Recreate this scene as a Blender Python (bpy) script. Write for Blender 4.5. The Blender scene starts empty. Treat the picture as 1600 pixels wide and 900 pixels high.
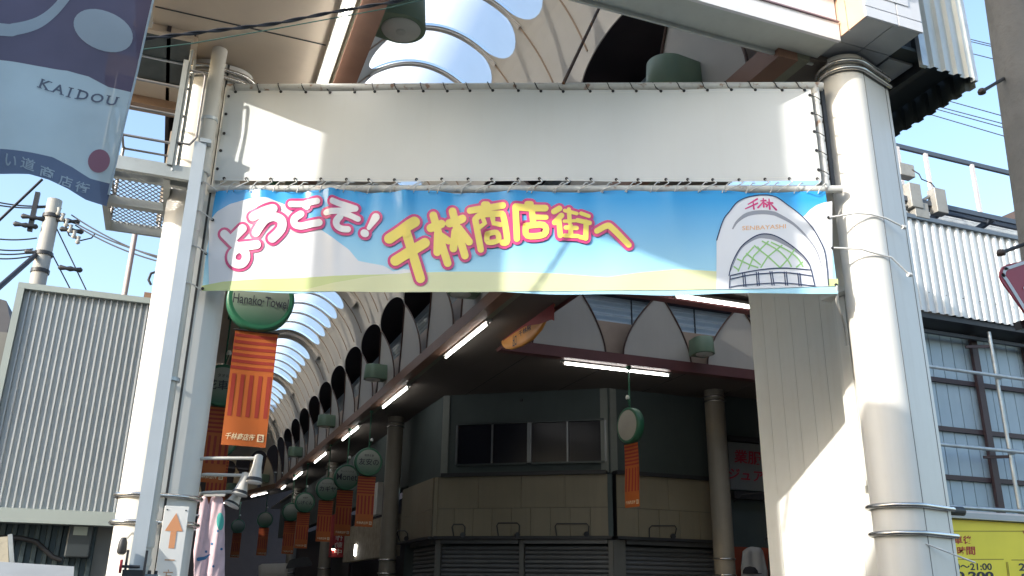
import bpy, math, random
import numpy as np
from mathutils import Vector as V, Matrix
random.seed(7)
PI = math.pi
SC = bpy.context.scene
COL = SC.collection

# ---------------------------------------------------------------- camera
# world: +Y runs along the arcade, +X to the right, the eye stands at the origin, 1.6 m up
F = 1360.0; EYE = np.array([0, 0, 1.6]); HEAD = math.radians(20.84)
_w = np.array([64., 3840., 1360.]); _w /= np.linalg.norm(_w)
_y = np.array([0, 0, 1.]) - _w[2]*_w; _y /= np.linalg.norm(_y)
_x = np.array([_y[1]*_w[2]-_y[2]*_w[1], _y[2]*_w[0]-_y[0]*_w[2], _y[0]*_w[1]-_y[1]*_w[0]])
if _x[0] < 0: _x = -_x
_c, _s = math.cos(HEAD), math.sin(HEAD)
CAM = np.array([_c*_x+_s*_y, -_s*_x+_c*_y, _w])      # rows: world x,y,z ; columns: camera right, up, forward
cd = bpy.data.cameras.new('camera'); cam = bpy.data.objects.new('camera', cd); COL.objects.link(cam)
cd.sensor_width = 36; cd.lens = 36*F/1600; cd.clip_end = 2000; cd.clip_start = .05
m = Matrix.Identity(4)
for i in range(3):
    m[i][0] = CAM[i][0]; m[i][1] = CAM[i][1]; m[i][2] = -CAM[i][2]; m[i][3] = EYE[i]
cam.matrix_world = m
SC.camera = cam

# ---------------------------------------------------------------- sky, sun, exposure
TO_SUN = V((-1.0, -0.30, 0.43)).normalized()
wd = bpy.data.worlds.new('World'); SC.world = wd; wd.use_nodes = True
nt = wd.node_tree
bg = nt.nodes['Background']; sky = nt.nodes.new('ShaderNodeTexSky'); sky.sky_type = 'NISHITA'
sky.sun_disc = False; sky.sun_elevation = math.asin(TO_SUN.z); sky.sun_rotation = math.atan2(TO_SUN.x, TO_SUN.y)
sky.air_density = 1.25; sky.dust_density = 2.6; sky.ozone_density = 2.0
nt.links.new(sky.outputs[0], bg.inputs[0]); bg.inputs[1].default_value = 0.15
sl = bpy.data.lights.new('sun', 'SUN'); sl.energy = 2.0; sl.angle = math.radians(.5); sl.color = (1, .95, .87)
so = bpy.data.objects.new('sun', sl); COL.objects.link(so)
so.rotation_euler = TO_SUN.to_track_quat('Z', 'Y').to_euler(); so.location = (-20, 0, 30)
SC.view_settings.view_transform = 'Standard'; SC.view_settings.look = 'None'
SC.view_settings.exposure = 1.5; SC.view_settings.gamma = 1.0
SC.render.engine = 'CYCLES'
SC.cycles.max_bounces = 7; SC.cycles.diffuse_bounces = 4; SC.cycles.glossy_bounces = 3
SC.cycles.transparent_max_bounces = 10; SC.cycles.transmission_bounces = 4
SC.cycles.caustics_reflective = False; SC.cycles.caustics_refractive = False

# ---------------------------------------------------------------- layout helpers (sight lines to real points)
def ray(px, py): return CAM @ np.array([px-800., 450.-py, F])
def on(px, py, n, d):
    r = ray(px, py); n = np.array(n, float); t = (d-n@EYE)/(n@r); return V(EYE+t*r)
def AX(px, py, x): return on(px, py, (1, 0, 0), x)
def AY(px, py, y): return on(px, py, (0, 1, 0), y)
def AZ(px, py, z): return on(px, py, (0, 0, 1), z)
class Face:
    """a vertical surface through two ground points; f(px,py,off) gives points on it, off metres proud"""
    def __init__(s, p, q, wave=None):
        s.p = V((p[0], p[1], 0)); s.d = (V((q[0], q[1], 0))-s.p); s.L = s.d.length; s.d.normalize()
        s.n = V((s.d.y, -s.d.x, 0)); s.wave = wave
        if s.n.dot(V((0, 0, 0))-s.p) < 0: s.n = -s.n
    def __call__(s, px, py, off=0.0):
        q = on(px, py, s.n, s.n.dot(s.p)); return s.at((q-s.p).dot(s.d), q.z, off)
    def at(s, a, z, off=0.0):
        if s.wave: off = off+s.wave(a, z)
        return V((s.p.x+s.d.x*a+s.n.x*off, s.p.y+s.d.y*a+s.n.y*off, z))
    def a(s, px, py): return (on(px, py, s.n, s.n.dot(s.p))-s.p).dot(s.d)

# ---------------------------------------------------------------- materials
MATS = {}
def mat(name, col, rough=.6, metal=0., var=.10, scale=2.5, bump=0., bscale=60., streak=0., dirt=(.12, .10, .08), emit=0., spec=.5, stretch=(1, 1, 1), grime=0., rust=0.):
    if name in MATS: return MATS[name]
    m = bpy.data.materials.new(name); m.use_nodes = True; nt = m.node_tree; N = nt.nodes; L = nt.links
    b = N['Principled BSDF']; b.inputs['Roughness'].default_value = rough; b.inputs['Metallic'].default_value = metal
    b.inputs['Specular IOR Level'].default_value = spec
    tc = N.new('ShaderNodeTexCoord')
    mp = N.new('ShaderNodeMapping'); mp.inputs['Scale'].default_value = stretch; L.new(tc.outputs['Object'], mp.inputs[0])
    def noise(sc, det=4, src=mp):
        n = N.new('ShaderNodeTexNoise'); n.inputs['Scale'].default_value = sc; n.inputs['Detail'].default_value = det
        L.new(src.outputs[0], n.inputs['Vector']); return n
    def mix(fac, a, c, fmax=1.0, lo=.4, hi=.7):
        r = N.new('ShaderNodeMapRange'); r.inputs[1].default_value = lo; r.inputs[2].default_value = hi
        r.inputs[3].default_value = 0; r.inputs[4].default_value = fmax; r.clamp = True
        L.new(fac, r.inputs[0])
        x = N.new('ShaderNodeMix'); x.data_type = 'RGBA'; L.new(r.outputs[0], x.inputs[0])
        if isinstance(a, tuple): x.inputs[6].default_value = a
        else: L.new(a, x.inputs[6])
        x.inputs[7].default_value = c; return x.outputs[2]
    c = (*col, 1); hi = tuple(min(1, v*(1+var*.4)) for v in col)+(1,); lo = tuple(v*(1-var) for v in col)+(1,)
    out = mix(noise(scale).outputs[0], hi, lo, 1, .3, .7)
    if streak:
        ms = N.new('ShaderNodeMapping'); ms.inputs['Scale'].default_value = (9, 9, .5); L.new(tc.outputs['Object'], ms.inputs[0])
        out = mix(noise(1.0, 5, ms).outputs[0], out, (*dirt, 1), streak, .5, .8)
    if grime: out = mix(noise(scale*6, 6).outputs[0], out, (*dirt, 1), grime, .52, .75)
    if rust: out = mix(noise(scale*4, 7).outputs[0], out, (.22, .09, .03, 1), rust, .60, .68)
    L.new(out, b.inputs['Base Color'])
    if bump:
        bp = N.new('ShaderNodeBump'); bp.inputs['Strength'].default_value = bump; bp.inputs['Distance'].default_value = .01
        L.new(noise(bscale, 3).outputs[0], bp.inputs['Height']); L.new(bp.outputs[0], b.inputs['Normal'])
    if emit:
        b.inputs['Emission Color'].default_value = c; b.inputs['Emission Strength'].default_value = emit
    MATS[name] = m; return m
def sheer(name, col, trans=.3, clear=.3, rough=.4, var=.06):
    """thin translucent sheet: part diffuse, part light passing through"""
    m = mat(name, col, rough, var=var); nt = m.node_tree; N = nt.nodes; L = nt.links
    b = N['Principled BSDF']; o = N['Material Output']; src = b.inputs['Base Color'].links[0].from_socket
    t = N.new('ShaderNodeBsdfTranslucent'); L.new(src, t.inputs[0])
    x = N.new('ShaderNodeMixShader'); x.inputs[0].default_value = trans; L.new(b.outputs[0], x.inputs[1]); L.new(t.outputs[0], x.inputs[2])
    if clear:
        tr = N.new('ShaderNodeBsdfTransparent'); y = N.new('ShaderNodeMixShader'); y.inputs[0].default_value = clear
        L.new(x.outputs[0], y.inputs[1]); L.new(tr.outputs[0], y.inputs[2]); x = y
    L.new(x.outputs[0], o.inputs[0]); return m

WHITE = mat('cream_enamel', (.74, .725, .68), .38, var=.05, scale=1.2, streak=.16, dirt=(.42, .37, .29), grime=.05)
PIPEW = mat('cream_pipe_paint', (.66, .64, .58), .45, var=.08, streak=.12, dirt=(.35, .31, .25))
FRAMEP = mat('white_frame_paint', (.62, .63, .61), .5, var=.15, grime=.25, dirt=(.25, .22, .19), rust=.8)
CANVAS = mat('white_canvas', (.68, .70, .69), .55, var=.06, scale=.9, streak=.10, dirt=(.55, .53, .47), bump=.05, bscale=12)
GALV = mat('galvanised_steel', (.52, .56, .58), .42, .55, var=.18, scale=6, grime=.1)
STEEL = mat('stainless_steel', (.62, .60, .56), .22, .95, var=.08, scale=5)
DARKM = mat('dark_metal', (.035, .037, .042), .5, .3)
BLACK = mat('black_rubber', (.012, .012, .014), .5)
SEAM = mat('seam_shadow_gap', (.05, .05, .05), .8)
SHELL = mat('vault_panel_cream', (.48, .455, .41), .6, var=.08, scale=.7, streak=.12, dirt=(.36, .31, .25))
TRIM = mat('brown_trim', (.10, .055, .04), .5)
TRIML = mat('tan_trim', (.30, .22, .16), .5)
BEAM = mat('brown_beam', (.25, .13, .085), .5, var=.15, streak=.2, dirt=(.16, .08, .05))
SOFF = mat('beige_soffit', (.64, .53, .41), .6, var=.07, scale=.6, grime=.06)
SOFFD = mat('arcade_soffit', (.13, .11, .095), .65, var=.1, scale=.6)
BACK = mat('pinkish_backing_board', (.44, .33, .25), .6)
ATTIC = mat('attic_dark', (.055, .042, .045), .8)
GREENL = mat('green_lamp_paint', (.19, .28, .19), .42, var=.06)
LENS = mat('grey_lens', (.72, .74, .68), .3)
TUBE = mat('lit_tube', (1, .98, .94), .5, var=0, emit=7.0)
CONC = mat('concrete_pole', (.20, .19, .17), .8, var=.2, scale=5, grime=.3, bump=.3, bscale=80)
ASPH = mat('asphalt', (.075, .073, .07), .85, var=.25, scale=3, bump=.4, bscale=150)
PAVE = mat('pale_paving', (.17, .165, .16), .8, var=.2, scale=3, grime=.2)
INK = mat('ink_black', (.02, .022, .035), .5)

# ---------------------------------------------------------------- mesh builder
def setp(o, label=None, cat=None, group=None, kind=None):
    for k, v in (('label', label), ('category', cat), ('group', group), ('kind', kind)):
        if v: o[k] = v
    return o
def thing(name, label, cat, loc=(0, 0, 0), group=None, rz=0):
    o = bpy.data.objects.new(name, None); COL.objects.link(o); o.empty_display_size = .2
    o.location = loc; o.rotation_euler = (0, 0, rz)
    return setp(o, label, cat, group)
def wloc(o):
    p = V((0, 0, 0))
    while o: p += o.location; o = o.parent
    return p
class MB:
    def __init__(s): s.v = []; s.f = []; s.sm = []
    def add(s, vs, fs, smooth=False):
        n = len(s.v); s.v += [V(v) for v in vs]; s.f += [tuple(i+n for i in f) for f in fs]; s.sm += [smooth]*len(fs); return s
    def box(s, x0, x1, y0, y1, z0, z1):
        return s.add([(x, y, z) for x in (x0, x1) for y in (y0, y1) for z in (z0, z1)],
                     [(0, 1, 3, 2), (4, 6, 7, 5), (0, 4, 5, 1), (2, 3, 7, 6), (0, 2, 6, 4), (1, 5, 7, 3)])
    def hexa(s, p): # 8 points: bottom ring 0-3, top ring 4-7
        return s.add(p, [(3, 2, 1, 0), (4, 5, 6, 7), (0, 1, 5, 4), (1, 2, 6, 5), (2, 3, 7, 6), (3, 0, 4, 7)])
    def bar(s, a, b, w, h=None, up=V((0, 0, 1))): # square bar between two points
        a = V(a); b = V(b); h = h or w; d = (b-a).normalized()
        if abs(d.dot(up)) > .98: up = V((0, 1, 0))
        r = d.cross(up).normalized()*w/2; u = r.cross(d).normalized()*h/2
        return s.hexa([a-r-u, a+r-u, a+r+u, a-r+u, b-r-u, b+r-u, b+r+u, b-r+u])
    def tube(s, pts, r, n=10, closed=False, caps=True):
        pts = [V(p) for p in pts]; k = len(pts); rs = r if isinstance(r, (list, tuple)) else [r]*k
        vs = []; up = None
        for i, p in enumerate(pts):
            if closed: d = pts[(i+1) % k]-pts[i-1]
            else: d = pts[min(i+1, k-1)]-pts[max(i-1, 0)]
            d.normalize()
            if up is None: up = V((0, 0, 1)) if abs(d.z) < .9 else V((0, 1, 0))
            a = d.cross(up)
            if a.length < 1e-4: a = d.cross(V((1, 0, 0)))
            a.normalize(); b = a.cross(d).normalized(); up = b
            vs += [p+(a*math.cos(2*PI*j/n)+b*math.sin(2*PI*j/n))*rs[i] for j in range(n)]
        fs = [(i*n+j, i*n+(j+1) % n, ((i+1) % k)*n+(j+1) % n, ((i+1) % k)*n+j) for i in range(k if closed else k-1) for j in range(n)]
        s.add(vs, fs, True)
        if caps and not closed:
            s.add(vs[:n], [tuple(range(n))[::-1]]); s.add(vs[-n:], [tuple(range(n))])
        return s
    def lathe(s, prof, c=(0, 0, 0), n=24, axis='z', smooth=True):
        c = V(c); vs = []
        for r, h in prof:
            for j in range(n):
                x, y = r*math.cos(2*PI*j/n), r*math.sin(2*PI*j/n)
                vs.append(c+(V((x, y, h)) if axis == 'z' else V((x, h, y)) if axis == 'y' else V((h, x, y))))
        k = len(prof)
        s.add(vs, [(i*n+j, i*n+(j+1) % n, (i+1)*n+(j+1) % n, (i+1)*n+j) for i in range(k-1) for j in range(n)], smooth)
        for i, rev in ((0, True), (k-1, False)):
            if prof[i][0] > 1e-5: s.add(vs[i*n:(i+1)*n], [tuple(range(n))[::-1] if rev else tuple(range(n))])
        return s
    def prism(s, ring, ext):
        ring = [V(p) for p in ring]; n = len(ring); e = V(ext)
        s.add(ring+[p+e for p in ring], [tuple(range(n))[::-1], tuple(range(n, 2*n))]+[(i, (i+1) % n, n+(i+1) % n, n+i) for i in range(n)]); return s
    def grid(s, fn, nu, nv, smooth=True):
        vs = [fn(i/nu, j/nv) for i in range(nu+1) for j in range(nv+1)]
        return s.add(vs, [(i*(nv+1)+j, (i+1)*(nv+1)+j, (i+1)*(nv+1)+j+1, i*(nv+1)+j+1) for i in range(nu) for j in range(nv)], smooth)
    def me(s, name, material, org=V((0, 0, 0))):
        me = bpy.data.meshes.new(name); me.from_pydata([v-org for v in s.v], [], s.f)
        me.polygons.foreach_set('use_smooth', s.sm); me.materials.append(material); me.update(); return me
    def build(s, name, material, parent=None, local=False, kind=None):
        org = V((0, 0, 0)) if (local or not parent) else wloc(parent)
        o = bpy.data.objects.new(name, s.me(name, material, org)); COL.objects.link(o); o.parent = parent
        return setp(o, kind=kind)
    def solo(s, name, material, label, cat, group=None, kind=None):
        xs = [v.x for v in s.v]; ys = [v.y for v in s.v]; z = min(v.z for v in s.v)
        org = V(((min(xs)+max(xs))/2, (min(ys)+max(ys))/2, z))
        o = bpy.data.objects.new(name, s.me(name, material, org)); COL.objects.link(o); o.location = org
        return setp(o, label, cat, group, kind)
def inst(name, me, parent, loc=(0, 0, 0), rz=0, scale=None):
    o = bpy.data.objects.new(name, me); COL.objects.link(o); o.parent = parent; o.location = loc; o.rotation_euler = (0, 0, rz)
    if scale: o.scale = scale
    return o
def copy_tree(o, parent=None):
    c = o.copy(); COL.objects.link(c); c.parent = parent
    for ch in list(o.children): copy_tree(ch, c)
    return c
def fix(o, w=.01, seg=2):
    b = o.modifiers.new('bevel', 'BEVEL'); b.width = w; b.segments = seg; b.limit_method = 'ANGLE'; return o
def box_part(name, m, parent, *b, bev=0): 
    o = MB().box(*b).build(name, m, parent)
    return fix(o, bev) if bev else o
def structure(mb, name, m):
    return mb.build(name, m, None, kind='structure')
def sag(a, b, drop, n=16):
    a = V(a); b = V(b); return [a.lerp(b, i/n)-V((0, 0, drop*4*(i/n)*(1-i/n))) for i in range(n+1)]

# ---------------------------------------------------------------- lettering and flat print
TXT = {}
def glyphs(s, offset=0.0, shear=0.0):
    k = (s, offset, shear)
    if k not in TXT:
        c = bpy.data.curves.new('t', 'FONT'); c.body = s; c.size = 1; c.offset = offset; c.shear = shear; c.resolution_u = 3
        o = bpy.data.objects.new('t', c); COL.objects.link(o)
        me = bpy.data.meshes.new_from_object(o.evaluated_get(bpy.context.evaluated_depsgraph_get()))
        vs = [v.co.copy() for v in me.vertices]; fs = [tuple(p.vertices) for p in me.polygons]
        bpy.data.objects.remove(o); bpy.data.curves.remove(c); bpy.data.meshes.remove(me)
        x0 = min(v.x for v in vs); x1 = max(v.x for v in vs); y0 = min(v.y for v in vs); y1 = max(v.y for v in vs)
        TXT[k] = ([((v.x-x0)/(x1-x0), (v.y-y0)/(y1-y0)) for v in vs], fs, (x1-x0)/(y1-y0))
    return TXT[k]
def text_px(mb, surf, s, bl, br, tl, off, offset=0.0, shear=0.0):
    """lettering on a surface; bl, br, tl are the corners of its box as seen"""
    g, fs, _ = glyphs(s, offset, shear)
    mb.add([surf(bl[0]+(br[0]-bl[0])*x+(tl[0]-bl[0])*y, bl[1]+(br[1]-bl[1])*x+(tl[1]-bl[1])*y, off) for x, y in g], fs)
    return mb
def text_pl(mb, s, o, ex, ey, offset=0.0, shear=0.0):
    """lettering in a plane: lower left corner o, full width ex, full height ey"""
    g, fs, _ = glyphs(s, offset, shear); o = V(o); ex = V(ex); ey = V(ey)
    mb.add([o+ex*x+ey*y for x, y in g], fs); return mb
def stroke(mb, surf, pts, r, off):
    pts = [np.array(p, float) for p in pts]; r = [r]*len(pts) if not isinstance(r, (list, tuple)) else r
    if len(pts) > 3:                                 # round off drawn curves
        q = [pts[0]]+pts+[pts[-1]]; rr = [r[0]]+list(r)+[r[-1]]; np_ = []; nr = []
        for i in range(1, len(q)-2):
            for t in (0, .25, .5, .75):
                a, b, c, d = q[i-1:i+3]; np_.append(.5*(2*b+(c-a)*t+(2*a-5*b+4*c-d)*t*t+(3*b-a-3*c+d)*t**3)); nr.append(rr[i]+(rr[i+1]-rr[i])*t)
        pts = np_+[q[-1]]; r = nr+[rr[-1]]
    P = []; Rr = []
    for i in range(len(pts)-1):                      # subdivide so that the print follows the cloth
        n = max(1, int(np.linalg.norm(pts[i+1]-pts[i])/7))
        for k in range(n): P.append(pts[i]+(pts[i+1]-pts[i])*k/n); Rr.append(r[i]+(r[i+1]-r[i])*k/n)
    P.append(pts[-1]); Rr.append(r[-1])
    L = []; Rt = []
    for i, p in enumerate(P):
        d = P[min(i+1, len(P)-1)]-P[max(i-1, 0)]; d = d/max(1e-6, np.linalg.norm(d)); n = np.array([d[1], -d[0]])
        L.append(p+n*Rr[i]); Rt.append(p-n*Rr[i])
    n = len(P); vs = [surf(*q, off) for q in L]+[surf(*q, off) for q in Rt]
    mb.add(vs, [(i, i+1, n+i+1, n+i) for i in range(n-1)], True)
    for p, q, rr, k in ((P[0], P[1], Rr[0], -1), (P[-1], P[-2], Rr[-1], 1)):
        if rr > 1.2: disc(mb, surf, p, rr, off+.0001)
def disc(mb, surf, c, r, off, ry=None, rot=0, n=16):
    ry = ry or r; ca, sa = math.cos(rot), math.sin(rot); vs = [surf(c[0], c[1], off)]
    for j in range(n):
        x, y = r*math.cos(2*PI*j/n), ry*math.sin(2*PI*j/n); vs.append(surf(c[0]+x*ca-y*sa, c[1]+x*sa+y*ca, off))
    mb.add(vs, [(0, 1+j, 1+(j+1) % n) for j in range(n)], True)
def lerp(pts, x):
    if x <= pts[0][0]: return pts[0][1]
    for (a, b), (c, d) in zip(pts, pts[1:]):
        if x <= c: return b+(d-b)*(x-a)/(c-a)
    return pts[-1][1]
def strip(mb, surf, x0, x1, top, bot, off, nx=60, ny=6):
    T = top if callable(top) else (lambda x: lerp(top, x)); B = bot if callable(bot) else (lambda x: lerp(bot, x))
    def fn(u, v):
        x = x0+(x1-x0)*u; a = T(x); b = max(B(x), a+.01); return surf(x, a+(b-a)*v, off)
    mb.grid(fn, nx, ny)

# ================================================================= SETTING
structure(MB().grid(lambda u, v: V((-300+600*u, -300+600*v, 0)), 4, 4), 'ground', PAVE)
structure(MB().box(-60, 60, -40, 7.2, -.05, .004), 'road', ASPH)

# ================================================================= MAIN ARCADE
XC, VA, VB, ZB, PIT, U0 = 3.35, 2.05, 3.65, 7.25, 2.73, 6.59
PHA, PHH, PHM, PHS = math.radians(27), math.radians(35), math.radians(47), math.radians(57.5)
def vp(ph, u, off=0.0): return V(((VA+off)*math.cos(ph), u, (VB+off)*math.sin(ph)))
def strips(mb, rows, sg):
    """rows: list of (phi, [(u0,u1),...]) with equal interval counts"""
    for (pa, ia), (pb, ib) in zip(rows, rows[1:]):
        for (a0, a1), (b0, b1) in zip(ia, ib):
            q = [vp(pa, a0), vp(pa, a1), vp(pb, b1), vp(pb, b0)]
            if sg < 0: q = [V((-p.x, p.y, p.z)) for p in q][::-1]
            mb.add(q, [(0, 1, 2, 3)], True)
def tooth_w(ph): return .40*PIT*(1-(ph/PHA)**1.65)
def hole_w(ph): return PIT/2*math.sqrt(max(0, 1-((ph-PHA)/(PHH-PHA))**2))
def bay(sg):
    mb = MB(); n = 12
    r = [PHA*i/n for i in range(n+1)]; strips(mb, [(p, [(PIT/2-tooth_w(p), PIT/2+tooth_w(p))]) for p in r], sg)
    r = [PHA+(PHH-PHA)*math.sin(PI/2*i/n) for i in range(n+1)]; strips(mb, [(p, [(hole_w(p), PIT-hole_w(p))]) for p in r], sg)
    r = [PHH+(PHM-PHH)*i/4 for i in range(5)]; strips(mb, [(p, [(0, PIT)]) for p in r], sg)
    return mb
def bay_trim(sg):
    mb = MB()
    for k in (-1, 1):
        pts = [vp(PHA*i/12, PIT/2+k*tooth_w(PHA*i/12), -.012) for i in range(13)]
        mb.tube([V((p.x*sg, p.y, p.z)) for p in pts], .022, 6)
    return mb
def bay_rim(sg):
    mb = MB(); pts = []
    for i in range(13): p = PHA+(PHH-PHA)*math.sin(PI/2*i/12); pts.append(vp(p, hole_w(p), -.01))
    mb.tube([V((p.x*sg, p.y, p.z)) for p in pts], .014, 6)
    mb.tube([V((p.x*sg, PIT-p.y, p.z)) for p in pts], .014, 6); return mb
bay_me = {s: bay(s).me('scalloped_panel', SHELL) for s in (1, -1)}
trim_me = {s: bay_trim(s).me('edge_trim', TRIM) for s in (1, -1)}
rim_me = {s: bay_rim(s).me('opening_rim', SHELL) for s in (1, -1)}
SLOT = 1.17; KW = .515; PHR = PHS+.20
def sky_w(ph): return KW if ph >= PHR else KW*math.sqrt(max(0, 1-((PHR-ph)/(PHR-PHS))**2))
def crown(nslot, rib):
    mb = MB(); L = nslot*SLOT; cs = [(i+.5)*SLOT for i in range(nslot) if not (rib and i == 0)]
    for sg in (1, -1):
        strips(mb, [(PHM+(PHS-PHM)*i/3, [(0, L)]) for i in range(4)], sg)
        ph = [PHS+(PHR-PHS)*math.sin(PI/2*i/8)**2 for i in range(9)]+[PHR+(PI/2-PHR)*i/8 for i in range(1, 9)]
        rows = []
        for p in ph:
            w = sky_w(p); e = [0]+[q for c in cs for q in (c-w, c+w)]+[L]; rows.append((p, [(e[i], e[i+1]) for i in range(0, len(e), 2)]))
        strips(mb, rows, sg)
    return mb
crown_me = {k: crown(*k).me('crown_panel', SHELL) for k in ((4, False), (6, False), (6, True))}
GLAZE = sheer('skylight_sheet', (.86, .90, .95), .75, .24, .25, .03)
GLAZE.node_tree.nodes['Principled BSDF'].inputs['Specular IOR Level'].default_value = .8
def sky_sheet():
    mb = MB(); mb.grid(lambda a, b: vp(PHS-.03+(PI-2*PHS+.06)*a, (b-.5)*2*(KW+.03), .07), 28, 2); return mb
sky_me = sky_sheet().me('skylight', GLAZE)
def arch_strip(u0, u1, p0, p1, o0, o1, n=26):
    mb = MB(); P = [p0+(p1-p0)*i/n for i in range(n+1)]
    for u, ua in ((u0, u1),):
        for a, b in zip(P, P[1:]):
            mb.hexa([vp(a, u, o0), vp(a, ua, o0), vp(a, ua, o1), vp(a, u, o1), vp(b, u, o0), vp(b, ua, o0), vp(b, ua, o1), vp(b, u, o1)])
    return mb
gap_me = arch_strip(-.045, .045, PHS+.06, PI-PHS-.06, -.03, -.004).me('glazing_bar', mat('grey_glazing_bar', (.55, .52, .48), .5))
line_me = {s: MB().tube([V((vp(p, 0, -.006).x*s, 0, vp(p, 0, -.006).z)) for p in [PHH+.02+(PHS+.05-PHH)*i/10 for i in range(11)]], .019, 5).me('panel_joint_strip', TRIML) for s in (1, -1)}
rib_me = arch_strip(-.30, .30, PHS-.10, PI-PHS+.10, -.10, -.004).me('arch_rib', mat('rib_cream', (.60, .56, .50), .5))

arcade = thing('shopping_arcade', 'cream barrel-vaulted shopping arcade with scalloped panels and oval openings behind the banner', 'arcade', (XC, U0, 0))
def add_bay(parent, loc, rz, sides=(1, -1), sc=None):
    for s in sides:
        o = inst('scalloped_panel', bay_me[s], parent, loc, rz, sc)
        inst('edge_trim', trim_me[s], o); inst('opening_rim', rim_me[s], o)
NB = 16
for i in range(NB): add_bay(arcade, (0, i*PIT, ZB), 0)
u = 0.0
for nslot, rib in [(4, False), (6, False)]+[(6, True)]*5:
    o = inst('crown_panel', crown_me[(nslot, rib)], arcade, (0, u, ZB))
    for i in range(nslot):
        if rib and i == 0:
            inst('arch_rib', rib_me, o, (0, .5*SLOT, 0)); continue
        inst('skylight', sky_me, o, (0, (i+.5)*SLOT, 0))
    for i in range(nslot):
        if not (rib and i in (0, 1)): inst('glazing_bar', gap_me, o, (0, i*SLOT, 0))
        for s in (1, -1): inst('panel_joint_strip', line_me[s], o, (0, i*SLOT, 0))
    u += nslot*SLOT
YE = U0+NB*PIT                                            # end of the straight stretch
# the stretch beyond the bend turns left
BEND = math.radians(13.5)
bend = V((0, NB*PIT, 0))
for i in range(8):
    d = V((-math.sin(BEND), math.cos(BEND), 0)); off = V((VA+.3, 0, 0)); piv = bend+off
    base = piv+Matrix.Rotation(BEND, 3, 'Z') @ (V((0, i*PIT, 0))-off)
    add_bay(arcade, (base.x, base.y, ZB), BEND)
    if i % 2 == 0:
        mb = MB(); n = 16
        mb.grid(lambda a, b: vp(PHM+(PI-2*PHM)*a, 2*PIT*b), 16, 1); q = mb.build('crown_panel', SHELL, arcade, local=True); q.location = (base.x, base.y, ZB); q.rotation_euler = (0, 0, BEND)
def bent(u, x):                                           # a point u metres beyond the bend, at lateral position x
    p = V((XC+VA+.3, YE, 0))+Matrix.Rotation(BEND, 3, 'Z') @ V((x-(XC+VA+.3), u, 0)); return p
# beams, soffits
def run(name, m, x0, x1, z0, z1, y0=6.3, parent=arcade):
    mb = MB().box(x0, x1, y0, YE, z0, z1)
    a = [bent(0, x0), bent(0, x1), bent(24, x1), bent(24, x0)]
    mb.hexa([V((p.x, p.y, z0)) for p in a]+[V((p.x, p.y, z1)) for p in a]); return mb.build(name, m, parent)
run('beam', BEAM, 5.36, 5.60, 7.00, 7.26); run('beam', BEAM, 1.10, 1.34, 7.00, 7.26)
for x in (5.602, 1.098-.16): run('lamp_channel', mat('olive_channel', (.20, .21, .15), .5), x, x+.16, 7.04, 7.20)
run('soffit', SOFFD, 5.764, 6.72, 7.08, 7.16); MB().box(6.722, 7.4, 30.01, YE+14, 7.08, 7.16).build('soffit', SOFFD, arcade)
# right attic: backing board, ribbed clear sheet, dark roof
def ribbed(y0, y1, z0, z1, x, pitch=.115, amp=.03):       # sheet with ribs running lengthwise, standing on plane x
    mb = MB(); n = int((z1-z0)/pitch*4)
    mb.grid(lambda a, b: V((x+amp*math.sin(2*PI*b*(z1-z0)/pitch), y0+(y1-y0)*a, z0+(z1-z0)*b)), 1, n); return mb
RIBS = sheer('weathered_clear_ribbed_sheet', (.52, .58, .62), .25, 0, .25)
def attic(parent, y0, y1, xs):
    for s in xs:
        X = lambda d: XC+s*d
        MB().box(min(X(2.42), X(2.47)), max(X(2.42), X(2.47)), y0, y1, ZB-.1, 8.25).build('backing_board', BACK, parent)
        ribbed(y0, y1, 8.0, 9.15, X(2.62)).build('ribbed_sheet', RIBS, parent)
        mb = MB(); a, b, c = X(3.05), X(2.72), X(1.62)
        mb.add([(a, y0, 7.17), (a, y1, 7.17), (a, y1, 9.4), (a, y0, 9.4), (c, y0, 9.86), (c, y1, 9.86)], [(0, 1, 2, 3), (3, 2, 5, 4)])
        mb.build('outer_roof', ATTIC, parent)
attic(arcade, U0, YE, (1, -1))
# left soffit, lit by the street in front of the arcade
mb = MB().box(-.80, .935, 6.4, 8.36, 7.06, 7.14).box(-.38, .935, 8.36, YE, 7.06, 7.14)
mb.build('soffit', SOFF, arcade)
for y in (6.9, 8.02): box_part('soffit_joint', SEAM, arcade, -.78, .93, y, y+.018, 7.055, 7.0605)
box_part('soffit_edge', SOFF, arcade, .905, .936, 6.4, YE, 7.03, 7.059)
box_part('side_fascia', mat('side_fascia_cream', (.60, .56, .48), .5), arcade, -.95, -.80, 6.4, 8.30, 6.98, 7.9)
box_part('roof_deck', ATTIC, arcade, -1.0, .93, 6.02, 8.30, 7.5, 7.6); box_part('roof_deck', ATTIC, arcade, -.62, .93, 8.30, YE, 7.5, 7.6)
box_part('roof_edge', ATTIC, arcade, -.66, -.621, 8.31, YE, 7.0, 7.62); box_part('roof_deck', ATTIC, arcade, 5.7, 6.85, 6.4, YE, 7.5, 7.6)
box_part('mouth_roof', ATTIC, arcade, -1.0, 6.0, 6.02, 6.75, 11.02, 11.1); box_part('mouth_side', ATTIC, arcade, -.99, -.96, 6.02, 6.75, 7.91, 11.0)
box_part('bend_roof', ATTIC, arcade, -22, 9, YE-2, YE+26, 11.1, 11.2); box_part('bend_side', ATTIC, arcade, -22, .25, YE+.3, YE+.4, 7.0, 11.09)
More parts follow.
